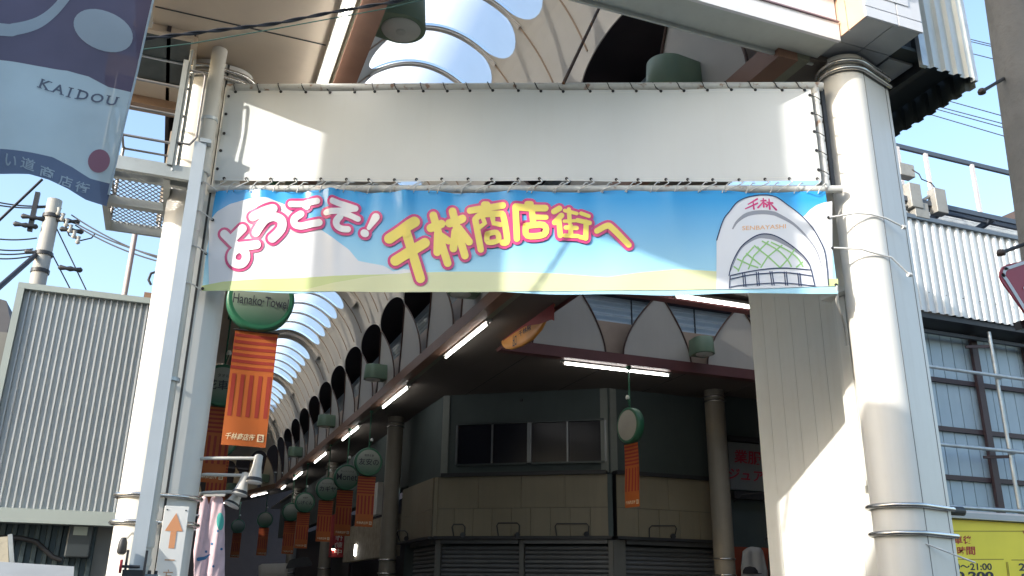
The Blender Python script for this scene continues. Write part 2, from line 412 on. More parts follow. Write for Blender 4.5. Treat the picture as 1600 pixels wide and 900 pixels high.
# end of the arcade in the dark
e0, e1 = bent(24, -20), bent(24, 34)
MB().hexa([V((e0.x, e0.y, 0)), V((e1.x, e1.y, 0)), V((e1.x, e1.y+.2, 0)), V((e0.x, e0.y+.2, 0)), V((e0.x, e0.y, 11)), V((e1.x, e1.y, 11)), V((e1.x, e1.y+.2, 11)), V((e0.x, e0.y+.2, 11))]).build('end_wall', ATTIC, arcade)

# front cross beam of the canopy and the tiled block over the right column
front = thing('canopy_edge', 'white canopy edge beam running from the tiled corner block up over the arcade mouth', 'canopy', (2.5, 6.1, 7.1))
FASC = mat('white_fascia', (.78, .77, .78), .35, var=.04); UND = mat('pale_underside', (.56, .59, .54), .5, var=.05, streak=.1)
box_part('underside', UND, front, -1.0, 5.86, 5.975, 6.36, 7.10, 7.13)
box_part('fascia', FASC, front, -1.0, 5.86, 5.935, 5.974, 7.08, 7.30); box_part('fascia', FASC, front, -1.0, 5.86, 5.96, 6.01, 7.305, 11.0)
for z in (7.30, 7.62): box_part('fascia_joint', mat('mauve_joint', (.32, .22, .25), .6), front, -1.0, 5.86, 5.915, 5.962, z, z+.014)
box_part('plate', UND, front, -1.0, 5.86, 6.362, 6.39, 7.06, 7.24)
block = thing('tiled_corner_block', 'peach and white tiled block sitting on top of the right-hand column', 'canopy block', (6.25, 6.0, 7.15))
PEACH = mat('peach_tile', (.64, .45, .33), .35, var=.06); WT = mat('white_tile', (.66, .68, .72), .3, var=.05, streak=.12, dirt=(.4, .38, .35)); GT = mat('grey_tile', (.50, .52, .52), .4, var=.06)
box_part('core', SEAM, block, 5.90, 6.60, 5.60, 6.98, 7.165, 9.0)
for j, (ya, yb) in enumerate(((5.60, 6.02), (6.03, 6.98))):
    for i, (xa, xb) in enumerate(((5.90, 6.24), (6.25, 6.60))):
        if (i, j) != (5, 5): box_part('underside_tile', GT, block, xa, xb, ya, yb, 7.15, 7.166)
for ya, yb in ((5.60, 5.83), (5.84, 6.98)):
    for za, zb in ((7.15, 7.62), (7.63, 9.0)): box_part('peach_tile', PEACH, block, 5.88, 5.901, ya, yb, za, zb, bev=.003)
for za, zb in ((7.15, 7.27), (7.28, 9.0)):
    for xa, xb in ((5.88, 6.29), (6.30, 6.62)): box_part('white_tile', WT, block, xa, xb, 5.575, 5.599, za, zb, bev=.003)
MB().lathe([(.115, 0), (.115, -.05), (.09, -.09)], (6.22, 5.57, 7.72), 24, 'y').build('round_fitting', DARKM, block)
MB().box(6.02, 6.46, 5.565, 5.574, 7.42, 7.95).build('cover_plate', WT, block)
# ribbed metal housing to the right of the block
hous = thing('ribbed_metal_housing', 'grey ribbed sheet-metal housing with dark underside right of the tiled block', 'metal housing', (7.1, 6.5, 6.9))
RIBM = mat('pale_ribbed_metal', (.55, .58, .56), .38, .3, var=.12, streak=.25, dirt=(.3, .3, .28)); DKU = mat('dark_green_underside', (.035, .045, .045), .6)
def corr(fn, n, zs):
    """ribbed sheet standing along a horizontal line; fn(t) -> point, out vector"""
    mb = MB()
    def f(a, b):
        k = a*n; fr = k-math.floor(k); h = 0 if fr < .45 else 1 if fr > .55 and fr < .9 else (fr-.45)/.1 if fr <= .55 else (1-fr)/.1
        p, o = fn(a); return V((p[0]+o[0]*h, p[1]+o[1]*h, zs[0]+(zs[1]-zs[0])*b))
    mb.grid(f, n*20, 1, False); return mb
corr(lambda t: ((6.94+.66*t, 5.90), (0, -.04)), 4, (7.02, 9.2)).build('ribbed_sheet', RIBM, hous)
corr(lambda t: ((7.61, 5.90+1.6*t), (.04, 0)), 9, (7.02, 9.2)).build('ribbed_sheet', DKU, hous)
corr(lambda t: ((7.60, 5.86+1.64*t), (-.04, 0)), 9, (6.90, 7.2)).build('skirt_sheet', DKU, hous)
box_part('corner_strip', GALV, hous, 6.86, 6.94, 5.85, 5.90, 7.0, 9.2); box_part('corner_strip', GALV, hous, 7.58, 7.63, 5.84, 5.895, 6.98, 9.2)
box_part('underside', DKU, hous, 6.64, 7.56, 5.92, 7.5, 7.20, 7.24); box_part('underside_panel', GT, hous, 6.66, 7.0, 6.1, 7.3, 7.17, 7.198)
box_part('joist', DARKM, hous, 7.02, 7.10, 5.92, 7.5, 7.08, 7.199)
box_part('post', DARKM, hous, 7.36, 7.44, 7.42, 7.50, 6.70, 7.2)

# ================================================================= COLUMNS
def ucol(name, label, x, y, r, flat, z1, left=False, turn=0.0):
    """round-ended column clad in enamel panels, two steel guard rings low and two high"""
    t = thing(name, label, 'column', (x, y+r, 0))
    def ring(off, n=18):
        R = r+off; pts = [(x+flat, y-off)]
        pts += [(x-R*math.sin(PI*i/n), y+r-R*math.cos(PI*i/n)) for i in range(n+1)]
        if left: pts += [(x+flat+R*math.sin(PI*i/n), y+r+R*math.cos(PI*i/n)) for i in range(n+1)]
        else: pts += [(x+flat, y+2*r+off)]
        return pts
    P = ring(0); mb = MB(); n = len(P)
    mb.add([(p[0], p[1], 0) for p in P]+[(p[0], p[1], z1) for p in P], [(i, (i+1) % n, n+(i+1) % n, n+i) for i in range(n)], True)
    o = mb.build('cladding', WHITE, t); e = o.modifiers.new('split', 'EDGE_SPLIT'); e.split_angle = math.radians(40)
    for xs in ([x+.0, x+flat*.86] if not left else [x+flat*.55]): box_part('seam', SEAM if left else mat('grey_seam', (.2, .19, .18), .7), t, xs, xs+(.022 if left else .010), y-.0025, y+.01, .0, z1-.002)
    for z in (2.18, 2.42, z1-.10, z1-.19):
        pts = [V((p[0], p[1], z)) for p in ring(.03)]
        MB().tube(pts, .022 if z < 5 else .026, 8, closed=left).build('guard_ring', STEEL, t)
    t.rotation_euler = (0, 0, turn); return t
TURN = math.radians(17); CR = .235
cr = AY(1402, 500, 6.12); _q = AY(1441, 500, 6.12); _k = _q.x/_q.y
_f = (_k*cr.y-cr.x)/(math.cos(TURN)-_k*math.sin(TURN))       # visible length of the flat side
ce = V((cr.x+_f*math.cos(TURN), cr.y+_f*math.sin(TURN), cr.z))
ucol('round_column', 'tall cream round-ended column at the right end of the banner', cr.x-CR*math.sin(TURN), 6.12+CR*math.cos(TURN)-CR, CR, _f, 7.12, turn=TURN)
lcx = AY(232, 500, 9.0).x
LX, LY = lcx+.22, 8.76
ucol('round_column', 'tall cream round-ended column on the left behind the drainpipe', LX, LY, .23, .24, 7.05, True, TURN*.6)

# left drainpipe, galvanised channel, valve fittings
pt = AY(342, 90, 8.55)
pipe = thing('drainpipe', 'round cream drainpipe standing left of the banner', 'drainpipe', (pt.x, 8.55, 0))
MB().tube([(pt.x, 8.55, 0), (pt.x, 8.55, 5.6)], .060, 18).build('pipe', PIPEW, pipe); MB().tube([(pt.x, 8.55, 5.6), (pt.x, 8.55, 7.055)], .078, 18).build('pipe', PIPEW, pipe)
for z, h, r in ((1.95, .22, .074), (1.80, .06, .068), (5.58, .06, .084), (4.95, .04, .064), (2.25, .04, .066)):
    MB().lathe([(r, 0), (r, h)], (pt.x, 8.55, z), 18).build('socket', PIPEW, pipe)
for z in (3.45, 6.2):
    MB().box(pt.x-.02, pt.x+.02, 8.62, 8.80, z-.015, z+.015).lathe([(.085, 0), (.085, .035)], (pt.x, 8.55, z-.017), 16).build('clamp', GALV, pipe)
chx = AY(299, 330, 8.45).x
chan = thing('galvanised_channel', 'pale galvanised steel channel rising beside the round drainpipe', 'steel channel', (chx, 8.45, 0))
MB().box(chx-.066, chx+.048, 8.40, 8.50, 1.72, 5.86).build('channel', mat('pale_galvanised', (.56, .61, .65), .45, .25, var=.08), chan)
box_part('head_bracket', GALV, chan, chx-.02, chx+.09, 8.38, 8.53, 5.86, 5.90); box_part('foot_bracket', DARKM, chan, chx-.11, chx+.07, 8.37, 8.54, 1.70, 1.76)
MB().tube([(chx-.09, 8.36, 1.62), (chx+.07, 8.36, 1.62)], .012, 8).box(chx-.10, chx-.08, 8.36, 8.38, 1.6, 1.92).box(chx+.05, chx+.07, 8.36, 8.38, 1.6, 1.92).build('strap', DARKM, chan)
val = thing('pipe_valve', 'dark cast valve joint at the foot of the drainpipe', 'valve', (pt.x, 8.5, 1.4))
MB().lathe([(.10, 0), (.10, .28), (.125, .28), (.125, .33), (.07, .33)], (pt.x+.01, 8.5, 1.40), 20).build('body', mat('painted_cast_iron', (.16, .20, .23), .5, .2, grime=.2), val)
for a in range(6): MB().lathe([(.014, 0), (.014, .05)], (pt.x+.01+.105*math.cos(a*PI/3), 8.5+.105*math.sin(a*PI/3), 1.71), 6).build('bolt', DARKM, val)
hx = AY(187, 885, 8.4)
MB().lathe([(.012, 0), (.012, .14)], (hx.x+.02, 8.36, hx.z), 8, 'x').build('stem', DARKM, val)
MB().lathe([(.055, -.01), (.055, .01), (.04, .01), (.04, -.01), (.055, -.01)], (hx.x+.01, 8.36, hx.z), 16, 'x').build('hand_wheel', mat('red_wheel', (.45, .03, .04), .4), val)
sp = AY(190, 862, 8.62)
spr = thing('small_spotlight', 'tiny dark spotlight clamped to the left column near its foot', 'spotlight', sp)
MB().lathe([(.02, .12), (.035, .08), (.04, 0), (.03, -.02)], sp, 12).build('head', DARKM, spr); MB().tube([sp+V((.01, 0, .1)), sp+V((.05, .05, .16)), sp+V((.14, .08, .17))], .014, 8).build('arm', WHITE, spr)
MB().lathe([(.03, -.018), (.02, -.03)], sp, 12).build('lens', LENS, spr)

# ================================================================= FRAME, BLANK PANEL, BANNER
FL, FR = (-.02, 8.68), (5.78, 6.23)
fr = Face(FL, FR)
frame = thing('banner_frame', 'white painted pipe frame spanning between the two columns above the banner', 'pipe frame', fr.at(fr.L/2, 4.4, -.05))
ztop, zlow = 6.72, 5.52
MB().tube([fr.at(0, ztop, -.05), fr.at(fr.L+.05, ztop, -.05)], .047, 12).build('frame_pipe', FRAMEP, frame)
MB().tube([fr.at(-.05, zlow, -.05), fr.at(fr.L+.12, zlow, -.05)], .040, 12).build('frame_pipe', FRAMEP, frame)
for a in (.02, fr.L-.03): MB().tube([fr.at(a, zlow, -.05), fr.at(a, ztop, -.05)], .042, 12).build('frame_pipe', FRAMEP, frame)
MB().bar(fr.at(fr.L+.055, zlow, -.12), fr.at(fr.L+.055, ztop, -.12), .05).build('post', DARKM, frame)
brace = AY(935, 10, 7.9); MB().tube([fr((1245+880*0)/4*0+880, 131), AX(942, 0, 4.1)], .018, 8).build('stay_rod', mat('rusty_rod', (.10, .065, .05), .7, rust=.9), frame)

pw = lambda a, z: .010*math.sin(a*2.1+z*1.3)+.006*math.sin(a*5.3-z*3.1)+.02*math.exp(-((a-.0)/.25)**2)*math.sin(z*9)
pan = Face(FL, FR, pw)
panel = thing('blank_canvas_panel', 'blank white canvas panel laced inside the frame above the colourful banner', 'canvas panel', fr.at(fr.L/2, zlow, 0))
a0, a1, z0, z1 = .03, fr.L-.10, zlow+.055, ztop-.075
MB().grid(lambda u, v: pan.at(a0+(a1-a0)*u, z0+(z1-z0)*v, .02), 80, 16).build('sheet', CANVAS, panel)
HEMM = mat('canvas_hem', (.74, .74, .71), .5)
for zz in (z1-.035, z0+.035): MB().grid(lambda u, v: pan.at(a0+(a1-a0)*u, zz+(.006*(v-.5)), .0225), 80, 1).build('hem', HEMM, panel)
eye = MB().lathe([(.016, 0), (.016, -.006), (.006, -.006)], (0, 0, 0), 10, 'y').me('eyelet', BLACK)
rzf = math.atan2(fr.d.y, fr.d.x)
def cordmesh(name, m, pts, r): return MB().tube(pts, r, 5).me(name, m)
CORD = mat('black_cord', (.02, .02, .022), .6); CORDW = mat('white_cord', (.68, .68, .66), .5)
c_top = cordmesh('lacing_cord', CORD, [(0, 0, 0), (-.02, .012, .03), (-.034, .029, .060), (-.048, .021, .093), (-.058, .036, .128), (-.06, .074, .145)], .0055)
c_low = cordmesh('lacing_cord', CORDW, [(0, 0, 0), (.03, -.01, -.04), (.0, -.035, -.07), (-.10, -.035, -.125), (-.13, .04, -.13)], .006)
c_side = cordmesh('lacing_cord', CORD, [(0, 0, 0), (.05, -.02, -.03), (.10, -.02, -.07), (.12, .06, -.08)], .005)
n = 25
for i in range(n):
    a = a0+.10+(a1-a0-.16)*i/(n-1)
    for zz, cm in ((z1-.018, c_top), (z0+.02, c_low)):
        p = pan.at(a+random.uniform(-.02, .02), zz, .024)-wloc(panel)
        inst('eyelet', eye, panel, p, rzf); inst('lacing_cord', cm, panel, p, rzf, (random.uniform(.7, 1.3), 1, 1))
for i in range(5):
    z = z0+.12+(z1-z0-.2)*i/4
    for a, cm in ((a1-.02, c_side), (a0+.03, None)):
        p = pan.at(a, z, .026)-wloc(panel); inst('eyelet', eye, panel, p, rzf)
        if cm: inst('lacing_cord', cm, panel, p, rzf)

BZ0, BZ1 = 4.38, 5.47
def bw(a, z):
    t = (BZ1-z)/(BZ1-BZ0); w = .012*math.sin(a*1.7+t*1.5)+.004*math.sin(a*7.0+t*4)
    fold = 0
    for c, s, k in ((.55, .09, .03), (.95, .07, -.02), (1.25, .06, .035), (1.62, .08, -.02), (2.0, .07, .028), (2.5, .10, -.02), (3.1, .09, .018), (3.9, .12, -.014), (4.7, .1, .012), (5.5, .1, -.01)):
        fold += 1.5*k*math.exp(-((a-c-.12*t)/s)**2)*math.exp(-t*2.6)
    ent = .03*math.exp(-a/.25)*math.sin(z*11)*.4
    return w+fold+ent+.035*t*t*math.sin(a*1.1+.4)*.5
ban = Face(FL, FR, bw)
banner = thing('welcome_banner', 'sky-blue printed vinyl banner with pink-outlined yellow Japanese lettering', 'banner', fr.at(fr.L/2, BZ0, 0))
VIN = dict(rough=.25, var=.03, spec=.55)
def vinyl(name, col): return mat('vinyl_'+name, col, **VIN)
# blue sky print, paler towards the bottom
BLUE = vinyl('blue', (.10, .46, .80))
_nt = BLUE.node_tree; _b = _nt.nodes['Principled BSDF']; _g = _nt.nodes.new('ShaderNodeSeparateXYZ'); _t = _nt.nodes.new('ShaderNodeTexCoord'); _r = _nt.nodes.new('ShaderNodeValToRGB')
_nt.links.new(_t.outputs['Object'], _g.inputs[0]); _nt.links.new(_g.outputs[2], _r.inputs[0]); _nt.links.new(_r.outputs[0], _b.inputs['Base Color'])
_r.color_ramp.elements[0].position = .15; _r.color_ramp.elements[0].color = (.42, .74, .90, 1); _r.color_ramp.elements[1].position = 1.0; _r.color_ramp.elements[1].color = (.03, .34, .74, 1)
bx0, bx1 = ban.a(326, 380), ban.a(1300, 380)
def edge(a): return -.02*math.sin(a*1.9)+.012*math.sin(a*5)
MB().grid(lambda u, v: ban.at(bx0+(bx1-bx0)*u, (BZ0+edge(bx0+(bx1-bx0)*u)*.6)+(BZ1+.012*math.sin(u*40)-BZ0-edge(bx0+(bx1-bx0)*u)*.6)*v, 0), 180, 24).build('sheet', BLUE, banner)
CLOUD = vinyl('cloud_white', (.74, .76, .80)); HILL = vinyl('hill_green', (.58, .66, .30)); HILLP = vinyl('hill_pale', (.70, .72, .42))
PINK = vinyl('pink', (.62, .05, .20)); YEL = vinyl('yellow', (.90, .72, .12)); LWH = vinyl('letter_white', (.84, .82, .84)); NAVY = vinyl('navy_line', (.03, .04, .10)); GREY = vinyl('grey_band', (.30, .31, .35)); LGRN = vinyl('lattice_green', (.32, .58, .22)); ORNG = vinyl('orange', (.80, .48, .25))
def botpx(x): # lower edge of the banner as it is seen
    return lerp([(300, 456.5), (420, 457.5), (560, 458), (700, 458), (850, 456.5), (1000, 455), (1150, 453), (1310, 449)], x)-1.5
mb = MB(); strip(mb, ban, 327, 640, [(327, 347), (340, 332), (360, 320), (390, 311), (420, 311), (445, 320), (460, 335), (470, 352), (500, 358), (520, 372), (545, 390), (560, 408), (600, 415), (640, 440)], botpx, .003, 90); mb.build('cloud_print', CLOUD, banner)
mb = MB(); strip(mb, ban, 1235, 1300.5, [(1235, 345), (1250, 341), (1258, 336), (1266, 327), (1276, 320), (1287, 316), (1300, 314)], botpx, .003, 30); mb.build('cloud_print', CLOUD, banner)
mb = MB(); strip(mb, ban, 590, 690, [(590, 436), (610, 425), (630, 420), (645, 422), (690, 428)], botpx, .0042, 30); mb.build('cloud_print', CLOUD, banner)
mb = MB(); strip(mb, ban, 316, 720, [(316, 447), (350, 441), (400, 438), (450, 436), (500, 433), (560, 430), (640, 427), (720, 426)], botpx, .0055, 60, 3); mb.build('hill_print', HILL, banner)
mb = MB(); strip(mb, ban, 470, 1180, [(470, 455), (520, 443), (580, 432), (640, 426), (720, 424), (800, 425), (880, 428), (950, 433), (1000, 426), (1060, 420), (1120, 424), (1180, 430)], botpx, .0062, 120, 4); mb.build('hill_print', HILLP, banner)
mb = MB(); strip(mb, ban, 1293, 1309, [(1293, 436), (1309, 436)], botpx, .0062, 4, 3); mb.build('hill_print', HILL, banner)
# drawn gate at the right end
def zf(p): return (1130+p[0]/5.626, 300+p[1]/5.626)
outer = [(-60, 430), (-20, 300), (10, 230), (50, 180), (120, 95), (220, 45), (340, 28), (460, 45), (560, 110), (680, 200), (780, 310), (850, 430), (890, 530), (910, 680), (920, 826)]
of = [zf(p) for p in outer]
mb = MB(); strip(mb, ban, of[0][0], of[-1][0], of, botpx, .0075, 90, 10); mb.build('gate_print', CLOUD, banner)
lines = MB(); L_ = lambda pts, r=.85, k=0: stroke(lines, ban, [zf(p) for p in pts], r, .0125+k*.0003)
L_(outer); inner = [(50, 740), (70, 650), (120, 540), (180, 460), (290, 385), (380, 368), (480, 395), (600, 470), (700, 560), (750, 630), (770, 690)]
L_(inner, k=1); L_([(60, 738), (200, 705), (390, 675), (560, 670), (770, 690)], k=2); L_([(60, 768), (230, 730), (410, 712), (560, 710), (775, 742)], k=3)
for k, (x, dx) in enumerate(((170, 12), (290, 10), (410, 20), (535, 12), (652, 12))):
    for e in (0, 18): L_([(x+e, 735-40*math.sin((x-60)/710*PI)), (x+e+dx, 842-20*math.sin((x-60)/710*PI))], .8, 4+k)
L_([(60, 838), (180, 818), (430, 800), (560, 804), (795, 830)], .7, 10); L_([(60, 740), (52, 850)], k=11); L_([(770, 690), (800, 832)], k=12)
lines.build('gate_outline', NAVY, banner)
g = MB(); stroke(g, ban, [zf(p) for p in [(80, 330), (120, 265), (190, 210), (260, 185), (340, 178), (420, 185), (480, 202), (620, 280), (740, 402), (820, 520), (865, 660)]], [1, 2, 3, 3.2, 3.2, 3.2, 3, 2, 1.4, 1, .5], .0085)
stroke(g, ban, [zf(p) for p in [(62, 700), (130, 540), (190, 465), (295, 398), (380, 390), (470, 412), (600, 485), (700, 572), (755, 650)]], [.6, .8, 1.2, 2.5, 3.4, 3.4, 2.5, 1.4, .6], .0088); g.build('gate_shade', GREY, banner)
g = MB()
for k, p in enumerate([[(130, 700), (180, 580), (270, 480)], [(220, 680), (270, 560), (400, 430)], [(330, 665), (390, 570), (520, 465)], [(500, 665), (570, 590), (630, 500)], [(640, 665), (700, 615)], [(90, 655), (140, 690)], [(120, 590), (230, 640), (310, 665)], [(200, 540), (330, 640)], [(270, 470), (400, 570), (500, 665)], [(340, 430), (480, 510), (560, 590), (600, 660)], [(420, 440), (560, 510), (650, 580), (700, 660)], [(330, 520), (300, 480)]]):
    stroke(g, ban, [zf(q) for q in p], 1.15, .0092+k*.00025)
g.build('gate_lattice', LGRN, banner)
t = MB(); text_px(t, ban, 'SENBAYASHI', zf((165, 340)), zf((552, 318)), zf((165, 303)), .0095, .012); t.build('lettering', ORNG, banner)
t = MB()
for k, p in enumerate([[(215, 112), (298, 62)], [(190, 152), (300, 100)], [(262, 85), (270, 150)], [(325, 80), (372, 78)], [(350, 55), (356, 132)], [(350, 90), (306, 138)], [(352, 92), (376, 112)], [(378, 92), (432, 100)], [(400, 62), (408, 152)], [(402, 100), (380, 130)], [(406, 100), (465, 158)]]):
    stroke(t, ban, [zf(q) for q in p], [.9, 1.5], .0096+k*.0003)
t.build('lettering', PINK, banner)
# hand-drawn title, every character a pair of pink outline and fill
zA = lambda p: (330+p[0]/6.4286, 300+p[1]/6.4286); zB = lambda p: (440+p[0]/9.4118, 300+p[1]/9.4118)
zC = lambda p: (590+p[0]/6.43, 310+p[1]/6.43); zD = lambda p: (720+p[0]/9, 305+p[1]/9); zE = lambda p: (850+p[0]/9, 310+p[1]/9)
TITLE = [
 (zA, 6.4, LWH, [([(140, 432), (270, 560), (345, 610), (362, 670), (335, 725), (285, 740), (230, 715), (215, 665), (235, 615), (300, 570)], 6.6), ([(322, 378), (230, 470)], 6.8), ([(270, 560), (468, 545)], 7)]),
 (zA, 6.4, LWH, [([(430, 262), (630, 180)], 7), ([(462, 420), (500, 360), (560, 290), (640, 262), (712, 295), (720, 360), (690, 415), (625, 480)], 7)]),
 (zB, 9.4, LWH, [([(150, 196), (330, 185), (530, 152)], 5), ([(330, 200), (385, 232)], 4.5), ([(290, 335), (200, 410), (205, 490), (280, 515), (400, 495), (560, 465)], 5.6)]),
 (zB, 9.4, LWH, [([(772, 165), (930, 205), (1090, 255)], 4.8), ([(1090, 255), (900, 285), (668, 325)], 4.6), ([(870, 310), (1000, 350), (1128, 408)], 4.5), ([(870, 370), (815, 450), (830, 520), (900, 555), (980, 560)], 5)]),
 (zB, 9.4, LWH, [([(1385, 380), (1285, 535)], [6.6, 3.2]), ([(1220, 612), (1232, 618)], 6)]),
 (zC, 6.43, YEL, [([(120, 410), (375, 240)], 8), ([(180, 630), (475, 450)], 8), ([(290, 350), (432, 810)], 7.2)]),
 (zC, 6.43, YEL, [([(535, 300), (640, 258)], 6.6), ([(560, 172), (625, 400), (705, 655)], 6), ([(605, 360), (600, 545)], 6), ([(640, 380), (712, 430)], 5.6), ([(722, 250), (850, 206)], 6.6), ([(752, 125), (810, 350), (878, 578)], 6), ([(780, 330), (762, 508)], 6), ([(815, 300), (922, 442)], 5.8)]),
 (zD, 9, YEL, [([(330, 140), (370, 140)], 5.2), ([(132, 222), (590, 152)], 5.2), ([(205, 350), (282, 770)], 5), ([(205, 345), (290, 285), (540, 268), (600, 310), (652, 640), (590, 672)], 4.9), ([(300, 300), (340, 400), (255, 470)], 3.8), ([(440, 275), (462, 400), (560, 420)], 3.9), ([(372, 552), (380, 665), (525, 640), (505, 530), (372, 552)], 4.2)]),
 (zD, 9, YEL, [([(935, 128), (985, 128)], 4.6), ([(775, 178), (1185, 192)], 5.4), ([(770, 180), (790, 620)], 5), ([(1000, 220), (1020, 410)], 4.8), ([(1040, 315), (1200, 322)], 4), ([(915, 440), (935, 578), (1175, 560), (1165, 430), (915, 440)], 4.9)]),
 (zE, 9, YEL, [([(140, 195), (215, 155)], 4.6), ([(150, 350), (245, 255)], 4.4), ([(210, 330), (228, 535)], 4.2), ([(290, 185), (460, 228)], 2.8), ([(348, 172), (360, 350)], 3.4), ([(285, 335), (440, 330)], 2.6), ([(305, 425), (458, 432)], 3.4), ([(372, 400), (376, 530)], 3.8), ([(290, 538), (480, 545)], 3.2), ([(520, 226), (630, 262)], 3), ([(470, 325), (640, 358)], 3.6), ([(592, 350), (584, 572)], 4.2), ([(584, 572), (510, 560)], 3.4)]),
 (zE, 9, YEL, [([(745, 465), (880, 398), (955, 430), (1190, 670)], [4.6, 4.8, 4.8, 4.4])]),
]
for ci, (zz, sc, fillm, sts) in enumerate(TITLE):
    o1 = MB(); o2 = MB()
    for k, (p, r) in enumerate(sts):
        rr = [q+4.4 for q in r] if isinstance(r, list) else r+4.4
        stroke(o1, ban, [zz(q) for q in p], rr, .0100+ci*.0004+k*.0003); stroke(o2, ban, [zz(q) for q in p], r, .0185+k*.0004)
    lt = o1.build('letter_outline', PINK, banner); o2.build('letter_fill', fillm, lt).location = (0, 0, 0)
    # the fill was measured from the banner's base, as its outline is
for i, (px, py) in enumerate(((332, 345), (322, 398), (316, 452), (1296, 340), (1302, 388), (1307, 446))):
    inst('eyelet', eye, banner, ban(px+(1.5 if px < 800 else -1.5), py, .01)-wloc(banner), rzf)
for i in range(26):
    a = bx0+.12+(bx1-bx0-.2)*i/25; p = ban.at(a, BZ1-.02, .01)-wloc(banner)
    inst('lacing_cord', cordmesh('lacing_cord', CORDW, [(0, 0, 0), (.02, -.02, .05), (.07, -.03, .10), (.10, .02, .12)], .006) if i == 0 else bpy.data.meshes['lacing_cord.003'], banner, p, rzf)
# ties from the banner to the right column and to the drainpipe
for i, (py, end) in enumerate(((340, (1412, 355)), (388, (1421, 429)))):
    a = ban(1296+6*i, py, .015); b = AY(*end, 6.09); mid = V((cr.x-.18, 6.10, (a.z+b.z)/2+.06))
    pts = [a, a.lerp(mid, .6)+V((0, -.03, .01)), mid, V((cr.x, 6.085, mid.z-.02)), b]
    MB().tube(pts, .009, 6).build('tie_cord', CORDW, banner)
    MB().lathe([(.022, -.02), (.022, .02)], b, 8, 'x').build('tie_knot', CORDW, banner)
for py in (300, 345, 398, 455):
    a = ban(334-(py-340)*.16, py, .012); c = V((pt.x, 8.55, a.z+.01))
    MB().tube([a]+[c+V((.085*math.cos(t), .085*math.sin(t), 0)) for t in (-.6, -1.3, -2.0, -2.8)], .007, 5).build('tie_cord', CORDW, banner)
a = ban(1307, 447, .012)
MB().tube([a, a+V((.03, .06, -.14)), AX(1318, 505, 6.25), AX(1322, 540, 6.3)], .014, 6).build('tie_cord', CORDW, banner)

# ================================================================= SIDE ARCADE (branches off to the right)
BC = 16.10; BX0 = 6.75
side = thing('branch_arcade', 'side arcade branching right behind the banner, pointed cream panels above a dark red beam', 'arcade', (BX0, BC, 0))
BEAMR = mat('dark_red_beam', (.13, .045, .045), .5, var=.15)
bp = 2.42; sc = (1, bp/PIT, 1)
for i in range(5):
    for s in (1, -1):
        # far wall (+Y) and near wall (-Y): turn the bay so that its length runs along +X
        o = inst('scalloped_panel', bay_me[s], side, (.72+i*bp-.0, 0, ZB), -PI/2, sc)
        o.location = (.55+i*bp, (2.3-VA)*(-s), ZB); inst('edge_trim', trim_me[s], o); inst('opening_rim', rim_me[s], o)
X1 = 19.0
box_part('beam', BEAMR, side, BX0, X1, BC+2.26, BC+2.50, 7.0, 7.26); box_part('beam', BEAMR, side, BX0, X1, BC-2.50, BC-2.26, 7.0, 7.26)
box_part('beam', BEAMR, side, 6.724, BX0-.002, BC-2.5, BC+2.5, 7.0, 7.22)
MB().box(BX0, X1, BC+2.66, BC+2.70, 7.1, 8.18).build('backing_board', BACK, side)
mb = MB(); mb.grid(lambda a, b: V((BX0+(X1-BX0)*a, BC+2.95+.05*math.sin(2*PI*b*1.05/.19), 7.9+1.05*b)), 1, 66); mb.build('ribbed_sheet', RIBS, side)
for k in range(1, 6): box_part('sheet_stay', DARKM, side, BX0+k*1.9, BX0+k*1.9+.03, BC+2.88, BC+2.91, 7.9, 8.95)
mb = MB(); mb.add([(BX0, BC-2.6, 9.2), (X1, BC-2.6, 9.2), (X1, BC+.6, 10.6), (BX0, BC+.6, 10.6), (BX0, BC+3.3, 9.0), (X1, BC+3.3, 9.0), (BX0, BC+3.3, 8.96), (X1, BC+3.3, 8.96), (X1, BC-2.6, 7.1), (BX0, BC-2.6, 7.1)], [(3, 2, 5, 4), (0, 9, 8, 1)])
mb.build('outer_roof', ATTIC, side); MB().add([(BX0, BC-1.5, 9.94), (X1, BC-1.5, 9.94), (X1, BC+.6, 10.6), (BX0, BC+.6, 10.6)], [(0, 1, 2, 3)]).build('roof_glazing', GLAZE, side); MB().add([(BX0, BC-2.6, 9.2), (X1, BC-2.6, 9.2), (X1, BC-1.5, 9.94), (BX0, BC-1.5, 9.94)], [(0, 1, 2, 3)]).build('outer_roof', ATTIC, side); box_part('gable', ATTIC, side, BX0-.02, BX0, BC-2.5, BC+3.3, 7.27, 10.6)
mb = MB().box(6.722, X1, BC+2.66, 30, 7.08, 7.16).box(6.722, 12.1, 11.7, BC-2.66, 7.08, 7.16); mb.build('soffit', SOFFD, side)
mb = MB().box(6.722, X1, BC+3.35, 30, 7.5, 7.6).box(6.722, 12.1, 11.7, BC-2.66, 7.5, 7.6).box(X1, X1+.1, 14, 30, 0, 11); mb.build('roof_deck', ATTIC, side)
for i in range(5): box_part('soffit_joint', SEAM, side, 7.6+i*2.2, 7.62+i*2.2, BC+2.7, 24, 7.074, 7.0805)

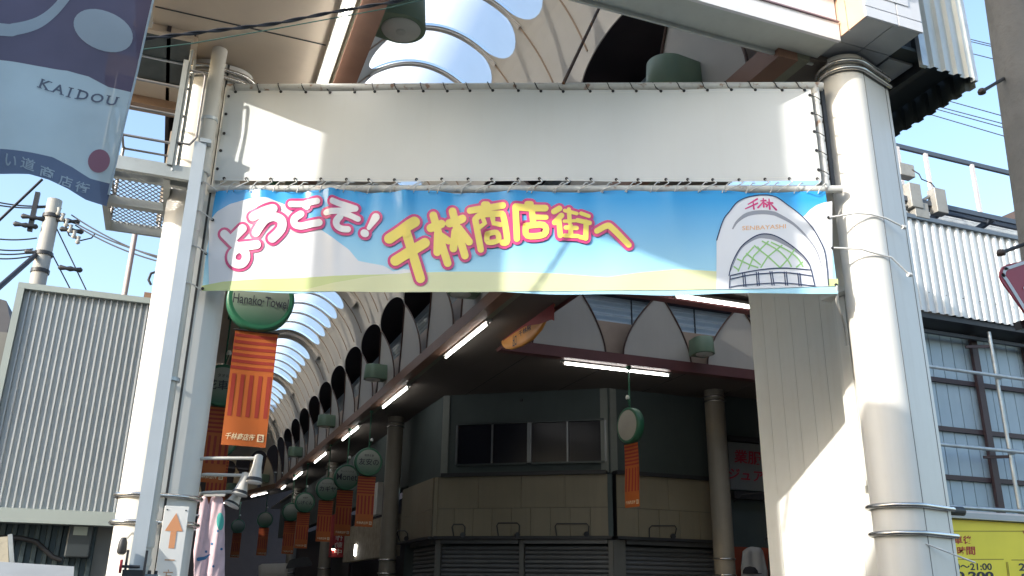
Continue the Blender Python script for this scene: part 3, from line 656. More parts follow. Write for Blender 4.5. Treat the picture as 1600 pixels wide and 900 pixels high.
# ================================================================= WHITE BOARDED WALL behind the right column
WX = 6.72
wall = thing('white_boarded_wall', 'white boarded wall between the right column and the dark side arcade', 'wall', (WX, 7.9, 0))
BRD = mat('white_board', (.68, .68, .64), .55, var=.06, scale=1.0, grime=.08, dirt=(.42, .37, .28), streak=.14)
box_part('core', SEAM, wall, WX+.008, WX+.10, 6.85, 8.93, 0, 6.3)
y = 6.86; ys = []
while y < 8.9: ys.append(y); y += .262
for y in ys: box_part('board', BRD, wall, WX-.004, WX+.009, y, min(8.935, y+.258), 0, 6.3)
box_part('board', BRD, wall, WX+.0, WX+.11, 8.936, 8.95, 0, 6.3)
sc_ = thing('boxed_trim', 'narrow white boxed trim with a sloping cap beside the right column', 'trim box', (WX-.25, 6.93, 2.9))
p = AX(1305, 522, WX-.2)
pj = AX(1310, 560, WX-.22); yj = pj.y
box_part('casing', BRD, sc_, WX-.22, WX-.012, yj-.30, yj, 2.75, 4.72); box_part('casing_edge', WHITE, sc_, WX-.235, WX-.221, yj-.20, yj-.06, 2.7, 4.70)
MB().hexa([V((WX-.32, yj-.34, 4.72)), V((WX-.01, yj-.34, 4.72)), V((WX-.01, yj+.06, 4.72)), V((WX-.32, yj+.06, 4.72)), V((WX-.32, yj-.34, 4.75)), V((WX-.01, yj-.34, 4.88)), V((WX-.01, yj+.06, 4.88)), V((WX-.32, yj+.06, 4.75))]).build('cap', WHITE, sc_)
cordr = AX(1375, 845, 5.85)
MB().tube([V((WX-.29, 6.7, 4.5)), V((WX-.3, 6.6, 3.0)), V((cr.x-.22, 6.2, cordr.z+.05)), V((cr.x, 6.095, cordr.z-.03)), V((ce.x+.02, 6.10, cordr.z-.16))], .008, 6).solo('white_cord', CORDW, 'thin white cord tied round the foot of the right column', 'cord')

# ================================================================= CORNER BUILDING under the soffit
P0, P1, P2, P3 = (6.85, 62.), (7.1, 24.0), (10.94, 21.14), (18.9, 21.14)
shop = thing('corner_building', 'dark two-storey corner building with chamfered front, beige sign panels and closed shutters', 'building', (9, 23, 0))
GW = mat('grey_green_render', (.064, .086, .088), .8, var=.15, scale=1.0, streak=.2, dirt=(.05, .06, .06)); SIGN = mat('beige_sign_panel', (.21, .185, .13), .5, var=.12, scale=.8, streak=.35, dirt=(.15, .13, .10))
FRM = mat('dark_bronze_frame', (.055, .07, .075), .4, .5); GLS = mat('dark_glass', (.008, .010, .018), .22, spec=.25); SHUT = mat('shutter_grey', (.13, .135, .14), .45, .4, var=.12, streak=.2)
facets = [Face(P0, P1), Face(P1, P2), Face(P2, P3)]
for f in facets: f.n = f.n if True else f.n
def slab(f, a0, a1, z0, z1, o0, o1):
    return MB().hexa([f.at(a0, z0, o0), f.at(a1, z0, o0), f.at(a1, z0, o1), f.at(a0, z0, o1), f.at(a0, z1, o0), f.at(a1, z1, o0), f.at(a1, z1, o1), f.at(a0, z1, o1)])
f = facets[0]; LL = f.L
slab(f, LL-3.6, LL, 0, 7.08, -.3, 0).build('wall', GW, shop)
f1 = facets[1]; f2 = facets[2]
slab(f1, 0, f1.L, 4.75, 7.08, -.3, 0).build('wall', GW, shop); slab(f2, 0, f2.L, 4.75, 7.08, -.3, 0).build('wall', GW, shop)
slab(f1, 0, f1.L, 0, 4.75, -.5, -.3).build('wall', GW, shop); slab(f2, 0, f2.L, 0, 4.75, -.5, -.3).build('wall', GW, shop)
for f, a in ((f1, -.02), (f1, f1.L-.22), (f2, .02)): slab(f, a, a+.2, 4.76, 7.07, .002, .05).build('pilaster', mat('grey_pilaster', (.19, .21, .20), .7), shop)
slab(f1, .1, f1.L-.05, 4.70, 4.80, .0, .34).build('ledge', DARKM, shop); slab(f2, .05, f2.L, 4.70, 4.80, 0, .34).build('ledge', DARKM, shop)
# windows
wa, wb = f1.a(716, 690), f1.a(945, 690); mid = (wa+wb)/2
for a, b in ((wa, mid-.06), (mid+.06, wb)):
    w = slab(f1, a, b, 5.08, 6.18, .003, .012).build('window', GLS, shop); h = .055
    slab(f1, a, b, 5.08-h, 5.08, .003, .08).build('sill', FRM, w); slab(f1, a, b, 6.18, 6.18+h, .003, .08).build('head', FRM, w)
    for q in (a-h, (a+b)/2-.02, b): slab(f1, q, q+(h if q != (a+b)/2-.02 else .04), 5.08, 6.18, .004, .07).build('frame_bar', mat('aluminium_bar', (.22, .24, .26), .35, .7), w)
# sign panels: an upper band and a lower row, on all three faces
def panels(f, a0, a1, nlow, nup):
    for n, z0, z1 in ((nlow, 3.12, 3.84), (nup, 3.85, 4.70)):
        for i in range(n):
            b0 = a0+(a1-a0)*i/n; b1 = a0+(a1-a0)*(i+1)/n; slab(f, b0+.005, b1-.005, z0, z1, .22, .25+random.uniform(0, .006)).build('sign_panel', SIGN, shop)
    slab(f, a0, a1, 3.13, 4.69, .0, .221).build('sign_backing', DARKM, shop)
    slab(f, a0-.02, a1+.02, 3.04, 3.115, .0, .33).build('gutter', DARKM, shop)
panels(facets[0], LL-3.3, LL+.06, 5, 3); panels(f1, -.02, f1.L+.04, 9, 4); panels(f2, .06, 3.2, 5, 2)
slab(f1, f1.L-.02, f1.L+.10, 3.1, 4.70, .20, .29).build('corner_cover', GW, shop); slab(f1, -.09, .02, 3.1, 4.70, .20, .29).build('corner_cover', SIGN, shop)
# shutters, slat by slat
def shutter(f, a0, a1):
    me = None; n = 26; h = 3.0/n; base = f.at((a0+a1)/2, 0, .02)
    sh = slab(f, a0, a1, 2.93, 3.04, .0, .16).build('shutter', SHUT, shop)
    prof = [(.0, 0), (.035, .01), (.045, h*.35), (.03, h*.75), (.0, h*.97)]
    mb = MB()
    for (o0, za), (o1, zb) in zip(prof, prof[1:]): mb.add([f.at(a0, za, o0), f.at(a1, za, o0), f.at(a1, zb, o1), f.at(a0, zb, o1)], [(0, 1, 2, 3)])
    me = mb.me('slat', SHUT, wloc(shop))
    for i in range(n-1): inst('slat', me, sh, (0, 0, i*h))
def post(f, a0, a1): slab(f, a0, a1, 0, 3.03, -.1, .12).build('shutter_post', mat('shutter_post_grey', (.13, .13, .12), .5, streak=.2), shop)
ax_ = lambda px: f1.a(px, 870)
post(f1, -.05, .10); shutter(f1, .12, ax_(812)); post(f1, ax_(813), ax_(820)); shutter(f1, ax_(821), ax_(951)); post(f1, ax_(952), f1.L+.06)
post(f2, .0, .35); shutter(f2, .37, 3.1); shutter(facets[0], LL-2.4, LL-.15)
# awning brackets left on the sign board
for px0, px1, py0, py1, f in ((713, 733, 821, 842, f1), (782, 817, 819, 842, f1), (872, 924, 820, 841, f1), (1004, 1046, 823, 844, f2), (638, 655, 830, 847, facets[0])):
    q = [f(px0+2, py1, .30), f(px0, py0+4, .36), f(px0+3, py0, .38), f(px1-3, py0, .38), f(px1, py0+4, .36), f(px1-2, py1, .30)]
    b = MB().tube(q, .018, 6).build('awning_bracket', DARKM, shop)
    MB().lathe([(.07, -.03), (.07, .03)], f(px1-4, py1-5, .32), 10, 'y').build('crank', DARKM, b)
MB().lathe([(.05, .0), (.05, -.05), (.02, -.07)], f1(815, 624, .02), 10).build('small_camera', DARKM, shop)

# the next shop fronts down the right side of the arcade
row = thing('stone_fronted_shop', 'shop with lit stone-clad sign band below the hanging signs', 'shop front', (6.9, 32, 0))
f = facets[0]; A_ = lambda y: f.L*(62-y)/(62-24.0)
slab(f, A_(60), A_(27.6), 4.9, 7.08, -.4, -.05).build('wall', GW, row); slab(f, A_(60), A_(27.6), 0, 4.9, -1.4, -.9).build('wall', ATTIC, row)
STONE = mat('lit_stone', (.34, .29, .21), .7, var=.3, scale=5, grime=.3)
slab(f, A_(36), A_(28.2), 2.75, 4.05, .0, .28).build('stone_band', STONE, row)
slab(f, A_(31.6), A_(30.6), 4.2, 5.3, .1, .3).build('white_board', mat('shop_board_white', (.55, .55, .52), .5), row)
slab(f, A_(40), A_(36.1), 2.2, 4.6, -.1, .0).build('door_dark', DARKM, row)
for y in (29.4, 29.8, 30.2):
    for k in range(9): slab(f, A_(y+.36), A_(y+.02), 3.9+k*.33, 4.2+k*.33, .0, .06).build('brick', mat('shadowed_brick', (.28, .25, .21), .8), row)
la = f(538, 858, .45)
MB().lathe([(.03, .16), (.09, 0), (.08, -.01)], la, 12).build('sign_lamp_shade', DARKM, row); MB().lathe([(.001, -.05), (.06, -.03), (.07, .0)], la, 12).build('sign_lamp_bulb', mat('warm_bulb', (1, .86, .62), .4, var=0, emit=14), row)
MB().lathe([(.05, -.2), (.05, .2)], f(568, 860, .3), 8).build('tube_lamp', TUBE, row)
for k, (s, px, py) in enumerate((('KAISEI', 501, 800),)): pass
vs = slab(f, A_(38.0), A_(37.3), 3.0, 4.7, .0, .5).build('vertical_sign', mat('red_sign', (.36, .03, .04), .5), row)
for k, ch in enumerate('カクラ作動中'): text_pl(mb := MB(), ch, f.at(A_(37.3)+.002, 4.45-k*.27, .10), f.d*0+f.n*.3, V((0, 0, .22))).build('lettering', mat('sign_white', (.75, .73, .70), .5), vs)
gf = Face((2.2, 37.0), (6.2, 37.0)); gb_ = thing('gift_sign_board', 'pale sign board reading BGIFT low in the dark arcade', 'sign board', gf(430, 898))
o = MB(); strip(o, gf, 404, 449, [(404, 884), (410, 881), (449, 880)], [(404, 915), (449, 915)], 0, 8, 2); o = o.build('board', mat('gift_board', (.42, .40, .36), .6), gb_); s_ = o.modifiers.new('t', 'SOLIDIFY'); s_.thickness = .06; s_.offset = -1
mb = MB(); text_px(mb, gf, 'BGIFT', (427, 900), (446, 900), (427, 892), .01, .02); mb.build('lettering', INK, gb_)
o = MB(); strip(o, gf, 446, 486, [(446, 886), (452, 874), (480, 870), (486, 878)], [(446, 889), (486, 884)], .2, 8, 2); o.solo('dark_awning', DARKM, 'dark shop awning right of the BGIFT board', 'awning')
def plaincol(name, label, x, y, r, z1):
    t = thing(name, label, 'column', (x, y, 0)); MB().lathe([(r, 0), (r, z1)], (x, y, 0), 20).build('shaft', mat('interior_column_cream', (.27, .245, .20), .5, streak=.2), t)
    for z in (2.2, 2.6, z1-.2, z1-.32): MB().lathe([(r+.0, -.02), (r+.035, -.02), (r+.035, .02), (r, .02)], (x, y, z), 20).build('band', STEEL, t)
    return t
plaincol('arcade_column', 'cream column left of the corner building, beside the stone sign band', 6.62, 27.9, .26, 7.08)
plaincol('arcade_column', 'cream column at the right of the corner building, before the red-lettered sign', 13.75, 20.2, .27, 7.08)
for i, y in enumerate((39.5, 50.5)): plaincol('arcade_column', ('cream column among the hanging signs halfway down the arcade', 'far cream column where the arcade bends left')[i], 6.62, y, .26, 7.08)

# shop with the red-lettered sign, right of the column
fs_ = Face((14.3, 20.6), (19, 20.6))
clo = thing('clothing_shop', 'dim clothing shop with red-lettered white sign board right of the column', 'shop front', (15.4, 20.6, 0))
slab(fs_, 0, 4.5, 0, 7.08, -.12, 0).build('wall', GW, clo)
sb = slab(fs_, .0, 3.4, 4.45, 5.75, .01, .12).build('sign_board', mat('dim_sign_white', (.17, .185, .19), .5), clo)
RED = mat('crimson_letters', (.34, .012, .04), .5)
mb = MB(); text_px(mb, fs_, '業服装', (1143, 724), (1206, 730), (1143, 703), .125, .02); mb.build('lettering', RED, sb)
mb = MB(); text_px(mb, fs_, 'ジュアル', (1133, 749), (1208, 756), (1135, 732), .125, .02); mb.build('lettering', RED, sb)
slab(fs_, 0, 3.4, 4.20, 4.40, .0, .25).build('awning_case', DARKM, clo); slab(fs_, 0, 3.4, 5.78, 5.92, 0, .2).build('cornice', DARKM, clo)
slab(fs_, 0, 3.2, 0, 2.95, .012, .03).build('red_cloth', mat('dull_red_cloth', (.30, .06, .03), .8), clo)
MB().tube([fs_(1186, 845, .25), fs_(1190, 828, .5), fs_(1215, 842, .9)], .02, 6).build('arm', DARKM, clo); MB().tube([fs_(1143, 785, .1), fs_(1150, 775, .3), fs_(1195, 770, .6)], .02, 6).build('arm', DARKM, clo)
fg = Face((14.3, 20.1), (19, 20.1), lambda a, z: .02*math.sin(a*19)+.01*math.sin(z*9))
shirt = thing('hanging_sweatshirt', 'grey sweatshirt hanging in front of the clothing shop', 'sweatshirt', fg(1180, 895))
mb = MB(); strip(mb, fg, 1158, 1198, [(1158, 886), (1160, 862), (1166, 856), (1174, 854), (1186, 856), (1192, 862), (1198, 892)], [(1158, 930), (1198, 930)], 0, 16, 8); o = mb.build('body', mat('grey_jersey', (.34, .35, .36), .9), shirt); s_ = o.modifiers.new('thick', 'SOLIDIFY'); s_.thickness = .05
mb = MB(); text_px(mb, fg, 'NPO', (1172, 886), (1184, 887), (1172, 881), .012, .01); mb.build('lettering', INK, shirt)
mb = MB(); disc(mb, fg, (1178, 872), 5.5, .012, 7); mb.build('printed_patch', mat('dark_print', (.05, .05, .06), .8), shirt)
cap = thing('dark_hoodie', 'black hooded top with white letters hanging at the white wall edge', 'hooded top', fg(1208, 895))
mb = MB(); strip(mb, fg, 1199, 1226, [(1199, 860), (1205, 850), (1213, 848), (1220, 852), (1226, 864)], [(1199, 930), (1226, 930)], .02, 14, 8); o = mb.build('body', mat('black_jersey', (.012, .013, .02), .9), cap); s_ = o.modifiers.new('thick', 'SOLIDIFY'); s_.thickness = .05
mb = MB(); text_px(mb, fg, 'L', (1207, 872), (1211, 873), (1207, 864), .034, .02); mb.build('letter', LWH, cap)
mb = MB(); text_px(mb, fg, 'A', (1209, 877), (1214, 878), (1209, 868), .036, .02); mb.build('letter', LWH, cap)
hat = thing('black_cap', 'black peaked cap on show at the foot of the grey sweatshirt', 'cap', fg(1162, 897)+V((0, -.3, 0)))
c = fg(1162, 897)+V((0, -.3, 0)); MB().lathe([(.20, 0), (.19, .08), (.13, .16), (.0, .19)], c, 16).build('crown', mat('black_jersey', (.012, .013, .02), .9), hat); MB().prism([c+V((.2*math.cos(t), -.1+.26*math.sin(t), .0)) for t in [PI+PI*i/10 for i in range(11)]], (0, 0, .015)).build('peak', mat('black_jersey', (.012, .013, .02), .9), hat)

# ================================================================= LAMPS
def tube_lamp(label, a, b):
    a = V(a); b = V(b); t = thing('fluorescent_lamp', label, 'lamp', (a+b)/2, 'fluorescent tube lamps along the beams')
    d = (b-a).normalized(); MB().bar(a-d*.05+V((0, 0, .065)), b+d*.05+V((0, 0, .065)), .13, .05).build('housing', mat('lamp_housing', (.38, .37, .33), .5), t)
    MB().tube([a, b], .021, 8).build('tube', TUBE, t)
    for p in (a, b): MB().bar(p-V((0, 0, .03)), p+V((0, 0, .05)), .045).build('lamp_holder', mat('lamp_housing', (.38, .37, .33), .5), t)
names = ['nearest under the right beam, just below the banner edge', 'second from the banner under the right beam', 'third from the banner under the right beam', 'fourth from the banner under the right beam', 'fifth from the banner under the right beam', 'sixth from the banner under the right beam, small and distant']
for i, y in enumerate((17.9, 24.4, 30.9, 37.3, 43.8, 49.2)): tube_lamp('lit fluorescent tube, '+names[i], (5.72, y-1.5 if i < 5 else y-.9, 6.95), (5.72, y+1.5 if i < 5 else y+.9, 6.95))
for i, y in enumerate((7.2, 24.4, 30.9, 37.3)): tube_lamp('lit fluorescent tube, '+('long one on the left beam above the blank panel', 'first one seen past the left column', 'second one seen past the left column', 'third one seen past the left column')[i], (.985, y-(2.2 if i == 0 else 1.5), 6.97), (.985, y+(2.2 if i == 0 else 1.5), 6.97))
for i, q in enumerate((3.5, 10.5)):
    a, b = bent(q-1.4, 5.72), bent(q+1.4, 5.72); tube_lamp('lit fluorescent tube, '+('first past the bend of the arcade', 'second past the bend of the arcade, by the spotlights')[i], (a.x, a.y, 6.95), (b.x, b.y, 6.95))
a, b = AZ(1054, 463, 6.93), AZ(1186, 488, 6.93); tube_lamp('lit fluorescent tube, right above the pointed panels of the side arcade', a, V((b.x+.4, a.y, 6.93)))
a, b = AZ(880, 568, 6.93), AZ(1040, 589, 6.93); tube_lamp('lit fluorescent tube, under the dark red beam of the side arcade', a, V((b.x, a.y, 6.93)))

def green_lamp(label, c, rz):
    """half-round green housing bolted to a panel, round lens underneath; local +Y points away from the wall"""
    t = thing('green_downlight', label, 'downlight', c, 'green downlights on the vault panels', rz)
    w, d, h = .27, .52, .42; n = 28
    ring = [(-w*.82, -.12), (-w, .24)]+[(-w*math.cos(PI*i/n), .24+(d-.24)*math.sin(PI*i/n)) for i in range(1, n)]+[(w, .24), (w*.82, -.12)]
    mb = MB(); N = len(ring)
    top = [V((x*.92, y*.95, h*(1 if y < .2 else 1.0))) for x, y in ring]; bot = [V((x, y, 0)) for x, y in ring]
    mb.add(bot+top, [(i, (i+1) % N, N+(i+1) % N, N+i) for i in range(N)]+[tuple(range(N))[::-1], tuple(range(N, 2*N))], True)
    o = mb.build('housing', GREENL, t, local=True); fix(o, .012, 2); e_ = o.modifiers.new('split', 'EDGE_SPLIT'); e_.split_angle = math.radians(38)
    MB().lathe([(.215, 0), (.205, -.018), (.0, -.03)], (0, .25, -.003), 28).build('lens', LENS, t, local=True)
    MB().lathe([(.055, -.027), (.05, -.036), (.0, -.036)], (0, .25, -.003), 16).build('lens_boss', mat('pale_boss', (.62, .64, .58), .4), t, local=True)
    return t
gl = ['nearest, on the right wall, just above the frame', 'second along the right wall, half hidden behind the banner', 'third along the right wall, below the oval openings', 'fourth along the right wall', 'fifth along the right wall, small']
for i in range(5):
    y = U0+PIT*(.5+3*i)
    green_lamp('green half-round downlight, '+gl[i], (XC+VA-.13, y, 7.42), PI/2)
    if i == 0: green_lamp('green half-round downlight with round lens, left wall above the frame', (XC-VA+.13, y, 7.42), -PI/2)
for k in range(2): 
    q = bent(1.36+PIT*k*2, XC+VA-.13); green_lamp('green half-round downlight, '+('at the bend of the arcade', 'beyond the bend of the arcade')[k], (q.x, q.y, 7.42), PI/2+BEND)
green_lamp('green half-round downlight on a pointed panel of the side arcade', (AY(1088, 557, BC+2.25).x, BC+2.14, 7.40), PI)

# ================================================================= HANGING ROUND SIGNS WITH PENNANTS
SGN = mat('sign_green', (.02, .12, .065), .35, var=.1); SFACE = mat('sign_face_pale', (.30, .40, .32), .35, var=.08); ORA = mat('pennant_orange', (.42, .105, .018), .6, var=.06); ORB = mat('pennant_dark_stripe', (.28, .028, .016), .6); CRM = mat('pennant_cream_print', (.72, .62, .42), .6)
# face shades from pale to green: it is printed that way
_nt = SFACE.node_tree; _b = _nt.nodes['Principled BSDF']; _g = _nt.nodes.new('ShaderNodeSeparateXYZ'); _t = _nt.nodes.new('ShaderNodeTexCoord'); _r = _nt.nodes.new('ShaderNodeValToRGB'); _m = _nt.nodes.new('ShaderNodeMath'); _m.operation = 'ADD'; _m.inputs[1].default_value = .5
_nt.links.new(_t.outputs['Object'], _g.inputs[0]); _nt.links.new(_g.outputs[2], _m.inputs[0]); _nt.links.new(_m.outputs[0], _r.inputs[0]); _nt.links.new(_r.outputs[0], _b.inputs['Base Color'])
_r.color_ramp.elements[0].position = .12; _r.color_ramp.elements[0].color = (.012, .10, .055, 1); _r.color_ramp.elements[1].position = .68; _r.color_ramp.elements[1].color = (.26, .29, .25, 1)
SR = .43
def pendant_proto():
    d = {}
    d['rim'] = MB().lathe([(SR-.02, .10), (SR, .085), (SR, -.085), (SR-.02, -.10), (SR-.035, -.10)], (0, 0, 0), 40, 'y').me('rim', SGN)
    d['face'] = MB().lathe([(SR-.03, -.095), (SR*.6, -.115), (SR*.3, -.123), (.001, -.126)], (0, 0, 0), 40, 'y').me('face', SFACE)
    d['face_pale'] = d['face'].copy(); d['face_pale'].materials[0] = mat('blank_sign_face', (.34, .34, .31), .5)
    w, z0, z1 = .27, -1.92, -.425
    cl = lambda x, z: .02*math.sin(z*3+1)+.012*math.sin(x*9+z*2)
    P = lambda x, z, o: V((x, -cl(x, z)*1.0-o, z))
    d['pennant'] = MB().grid(lambda a, b: P(-w+2*w*a, z0+(z1-z0)*b, 0), 8, 16).me('pennant', ORA)
    mb = MB()
    for k in range(6): mb.grid(lambda a, b: P(-w+2*w*a, z1-.05-.085*k-.042*b, .003), 8, 1)
    for k in range(5): mb.grid(lambda a, b: P(-w+.03+.11*k+.05*a, z1-.58-.55*b, .003), 1, 8)
    d['stripes'] = mb.me('stripes', ORB)
    g, fs, _ = glyphs('千林商店街', .012, .25); mb = MB(); mb.add([P(-.23+.36*x, z0+.07+.085*y, .006) for x, y in g], fs)
    mb.add([P(x, z, .005) for x, z in ((.155, z0+.065), (.235, z0+.065), (.235, z0+.16), (.155, z0+.16))], [(0, 1, 2, 3)]); d['lettering'] = mb.me('lettering', CRM)
    g, fs, _ = glyphs('B', .01); mb = MB(); mb.add([P(.172+.045*x, z0+.08+.065*y, .009) for x, y in g], fs); d['letter'] = mb.me('letter', ORB)
    d['bar'] = MB().tube([(-w-.02, 0, z1), (w+.02, 0, z1)], .012, 6).me('cross_bar', DARKM)
    return d
PD = pendant_proto()
def pendant(label, c, main, small=None, rz=0, rod=True, red=False, pale=False):
    t = thing('hanging_round_sign', label, 'hanging sign', c, 'round shop signs with orange pennants', rz)
    for k, nm in (('rim', 'rim'), ('face', 'face'), ('pennant', 'pennant'), ('bar', 'cross_bar')):
        o = inst(nm, PD[k+'_pale'] if (pale and k == 'face') else PD[k], t)
        if k == 'pennant':
            for q in ('stripes', 'lettering', 'letter'): inst(q, PD[q], o)
        if k == 'face' and main:
            mb = MB(); wd_ = min(.66, .17*len(main)+.1) if ord(main[0]) > 3000 else .72
            g, fs, asp = glyphs(main, .012 if ord(main[0]) > 3000 else .004); h = min(.22, wd_/asp*(1.0 if ord(main[0]) > 3000 else 1.55)); wd_ = min(h*asp, .70); mb.add([V((-wd_/2+wd_*x, -.132, -.11+h*y)) for x, y in g], fs); inst('lettering', mb.me('lettering', INK), o)
            if small:
                g, fs, asp = glyphs(small, .008); h = .07; w2 = min(.5, h*asp); mb = MB(); mb.add([V((-w2/2+w2*x, -.130, .15+h*y)) for x, y in g], fs); inst('lettering', mb.me('lettering', INK), o)
            if red: MB().box(-.40, .16, -.131, -.125, .12, .25).build('red_band', mat('sign_red_band', (.30, .02, .05), .4), o, local=True)
    if rod:
        MB().tube([(0, 0, SR-.01), (0, 0, 7.06-c[2])], .02, 6).build('rod', SGN, t, local=True); MB().lathe([(.06, 0), (.06, -.14)], (0, 0, 7.06-c[2]), 10).build('ceiling_cup', SGN, t, local=True)
    MB().lathe([(.045, -.04), (.05, .0), (.03, .05)], (.05, -.1, SR+.24), 10).build('lamp_head', LENS, t, local=True); MB().tube([(.0, 0, SR), (.05, -.1, SR+.2)], .012, 5).build('lamp_arm', SGN, t, local=True)
    return t
c = AY(407, 470, 11.4); pendant('big round green sign nearest the left column with its orange pennant', (c.x, 11.4, c.z), 'Hanako·Towel', 'ショップ', red=True)
for i, (px, py, y, s, q) in enumerate(((347, 603, 18.2, '花車タ', 'タオル'), (346, 690, 26, None, None))):
    c = AY(px, py, y); pendant('round green sign '+('half hidden behind the nearest left pennant', 'third in the left row, low behind the two others')[i], (c.x, y, c.z), s, q)
lab = ['nearest of the right-hand row, beside the corner building', 'second of the right-hand row, reading Monet', 'third of the right-hand row, tucked behind the second', 'fourth of the right-hand row, with dark brush letters', 'fifth of the right-hand row', 'sixth of the right-hand row, dim', 'last one visible, dim near the bend']
for i, (px, py, s, q) in enumerate(((575, 722, '友安の', '喫茶食堂'), (541, 746, 'Monet', 'カットハウス'), (511, 764, 'カギヤ', 'カットハウス'), (476, 785, 'しげくん', '居酒屋'), (455, 800, None, None), (414, 812, None, None), (372, 822, None, None))):
    c = AX(px, py, 5.55) if i < 5 else AY(px, py, 52+8*(i-5)); pendant('round green sign with orange pennant, '+lab[i], c, s, q)
c = AY(985, 665, 18.5); pendant('round sign with narrow-looking orange pennant seen edge-on before the corner building', (c.x, 18.5, c.z), None, None, -PI/2+.15, pale=True)
# tapered orange board under the soffit, ringed by the junction
pd = thing('leaf_shaped_sign', 'orange leaf-shaped direction sign hanging under the dark soffit at the junction', 'direction sign', AX(830, 505, 6.62))
fpd = lambda px, py, off=0.0: AX(px, py, 6.62-off)
top = [(785, 530), (795, 522), (820, 506), (845, 488), (862, 472), (866, 472)]; bot = [(785, 537), (790, 545), (800, 546), (815, 541), (832, 531), (846, 515), (856, 495), (866, 476)]
mb = MB(); strip(mb, fpd, 785, 866, top, bot, 0, 24, 4); o = mb.build('board', mat('orange_sign_board', (.62, .27, .05), .5), pd); s_ = o.modifiers.new('thick', 'SOLIDIFY'); s_.thickness = .05; s_.offset = 0
mb = MB(); strip(mb, fpd, 786, 866, [(a, b-.5) for a, b in top], [(a, b+4+max(0, a-820)*.55) for a, b in top], .032, 24, 2); mb.build('red_edge', mat('dull_red_edge', (.30, .03, .04), .5), pd)
mb = MB(); text_px(mb, fpd, '千林駅', (811, 527), (830, 515), (810, 518), .034, .02); mb.build('lettering', INK, pd)
mb = MB(); text_px(mb, fpd, '出口', (801, 543), (807, 540), (801, 525), .034, .02); mb.build('lettering', INK, pd)

# ================================================================= LEFT SIDE OF THE STREET
SY = 14.0
x0, x1 = AY(30, 442, SY).x, -.35; zt, zb = 5.87, 2.45
rib = thing('ribbed_sign_panel', 'big grey ribbed metal panel in a pale frame on the left building', 'metal panel', ((x0+x1)/2, SY, zb))
RIBG = mat('grey_ribbed_metal', (.50, .53, .535), .45, .15, var=.08, streak=.10, dirt=(.2, .22, .2)); FRG = mat('pale_green_grey_frame', (.36, .41, .39), .45, .1, var=.06)
box_part('backing', RIBG, rib, x0+.08, x1-.02, SY+.06, SY+.10, zb+.1, zt-.05)
h = zt-.09-(zb+.19)
ribme = MB().hexa([V((-.020, .06, 0)), V((.020, .06, 0)), V((.010, .012, 0)), V((-.010, .012, 0)), V((-.020, .06, h)), V((.020, .06, h)), V((.010, .012, h)), V((-.010, .012, h))]).me('rib', RIBG)
x = x0+.16
while x < x1-.05: inst('rib', ribme, rib, V((x, SY, zb+.19))-wloc(rib)); x += .086
box_part('frame_bar', FRG, rib, x0, x1, SY-.05, SY+.25, zt-.09, zt); box_part('frame_bar', FRG, rib, x0-.3, x1, SY-.06, SY+.25, zb, zb+.19); box_part('frame_bar', FRG, rib, x0, x0+.09, SY-.048, SY+.25, zb+.191, zt-.091)
box_part('cap', mat('brown_cap', (.28, .17, .11), .6), rib, -.78, -.5, SY-.03, SY+.2, zt+.002, zt+.09)
lb = thing('clad_building', 'dark ribbed-metal building on the left below the grey panel', 'building', (-6, 20, 0))
DRIB = mat('dark_ribbed_cladding', (.05, .075, .085), .5, .2, var=.15)
corr(lambda t: ((-9+8.1*t, SY+.35), (0, -.045)), 56, (0, zb+.3)).build('cladding', DRIB, lb)
box_part('volume', mat('left_building_wall', (.20, .20, .19), .8), lb, -14, -.68, SY+.40, 62, 0, 5.2)
box_part('arcade_side_wall', mat('dim_left_front', (.10, .10, .10), .8), lb, -.675, -.62, SY+.45, 62, 0, 7.05)
for k in range(7): box_part('shop_opening', ATTIC, lb, -.619, -.56, 15.2+k*6.3, 20.4+k*6.3, .3, 3.2); 
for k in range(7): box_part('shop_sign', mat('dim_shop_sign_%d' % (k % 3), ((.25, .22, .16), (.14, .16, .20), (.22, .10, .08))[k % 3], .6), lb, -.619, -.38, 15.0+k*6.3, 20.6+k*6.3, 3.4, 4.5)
mp_ = AY(124, 846, SY+.2)
met = thing('electric_meter_box', 'dark electric meter box with grey window on the dark cladding', 'meter box', (mp_.x, SY+.2, mp_.z-.2))
box_part('case', mat('meter_case', (.035, .045, .05), .5), met, mp_.x-.16, mp_.x+.16, SY+.12, SY+.30, mp_.z-.22, mp_.z+.24, bev=.02)
box_part('window', mat('meter_window', (.22, .26, .24), .2), met, mp_.x-.09, mp_.x+.09, SY+.108, SY+.121, mp_.z+.08, mp_.z+.20)
MB().tube([(mp_.x-.18, SY+.2, mp_.z-.26), (mp_.x-.3, SY+.2, mp_.z-.22), (mp_.x-.55, SY+.2, mp_.z-.02), (mp_.x-.75, SY+.2, mp_.z+.02), (mp_.x-1.3, SY+.2, mp_.z+.02)], .035, 8).build('cable', BLACK, met)
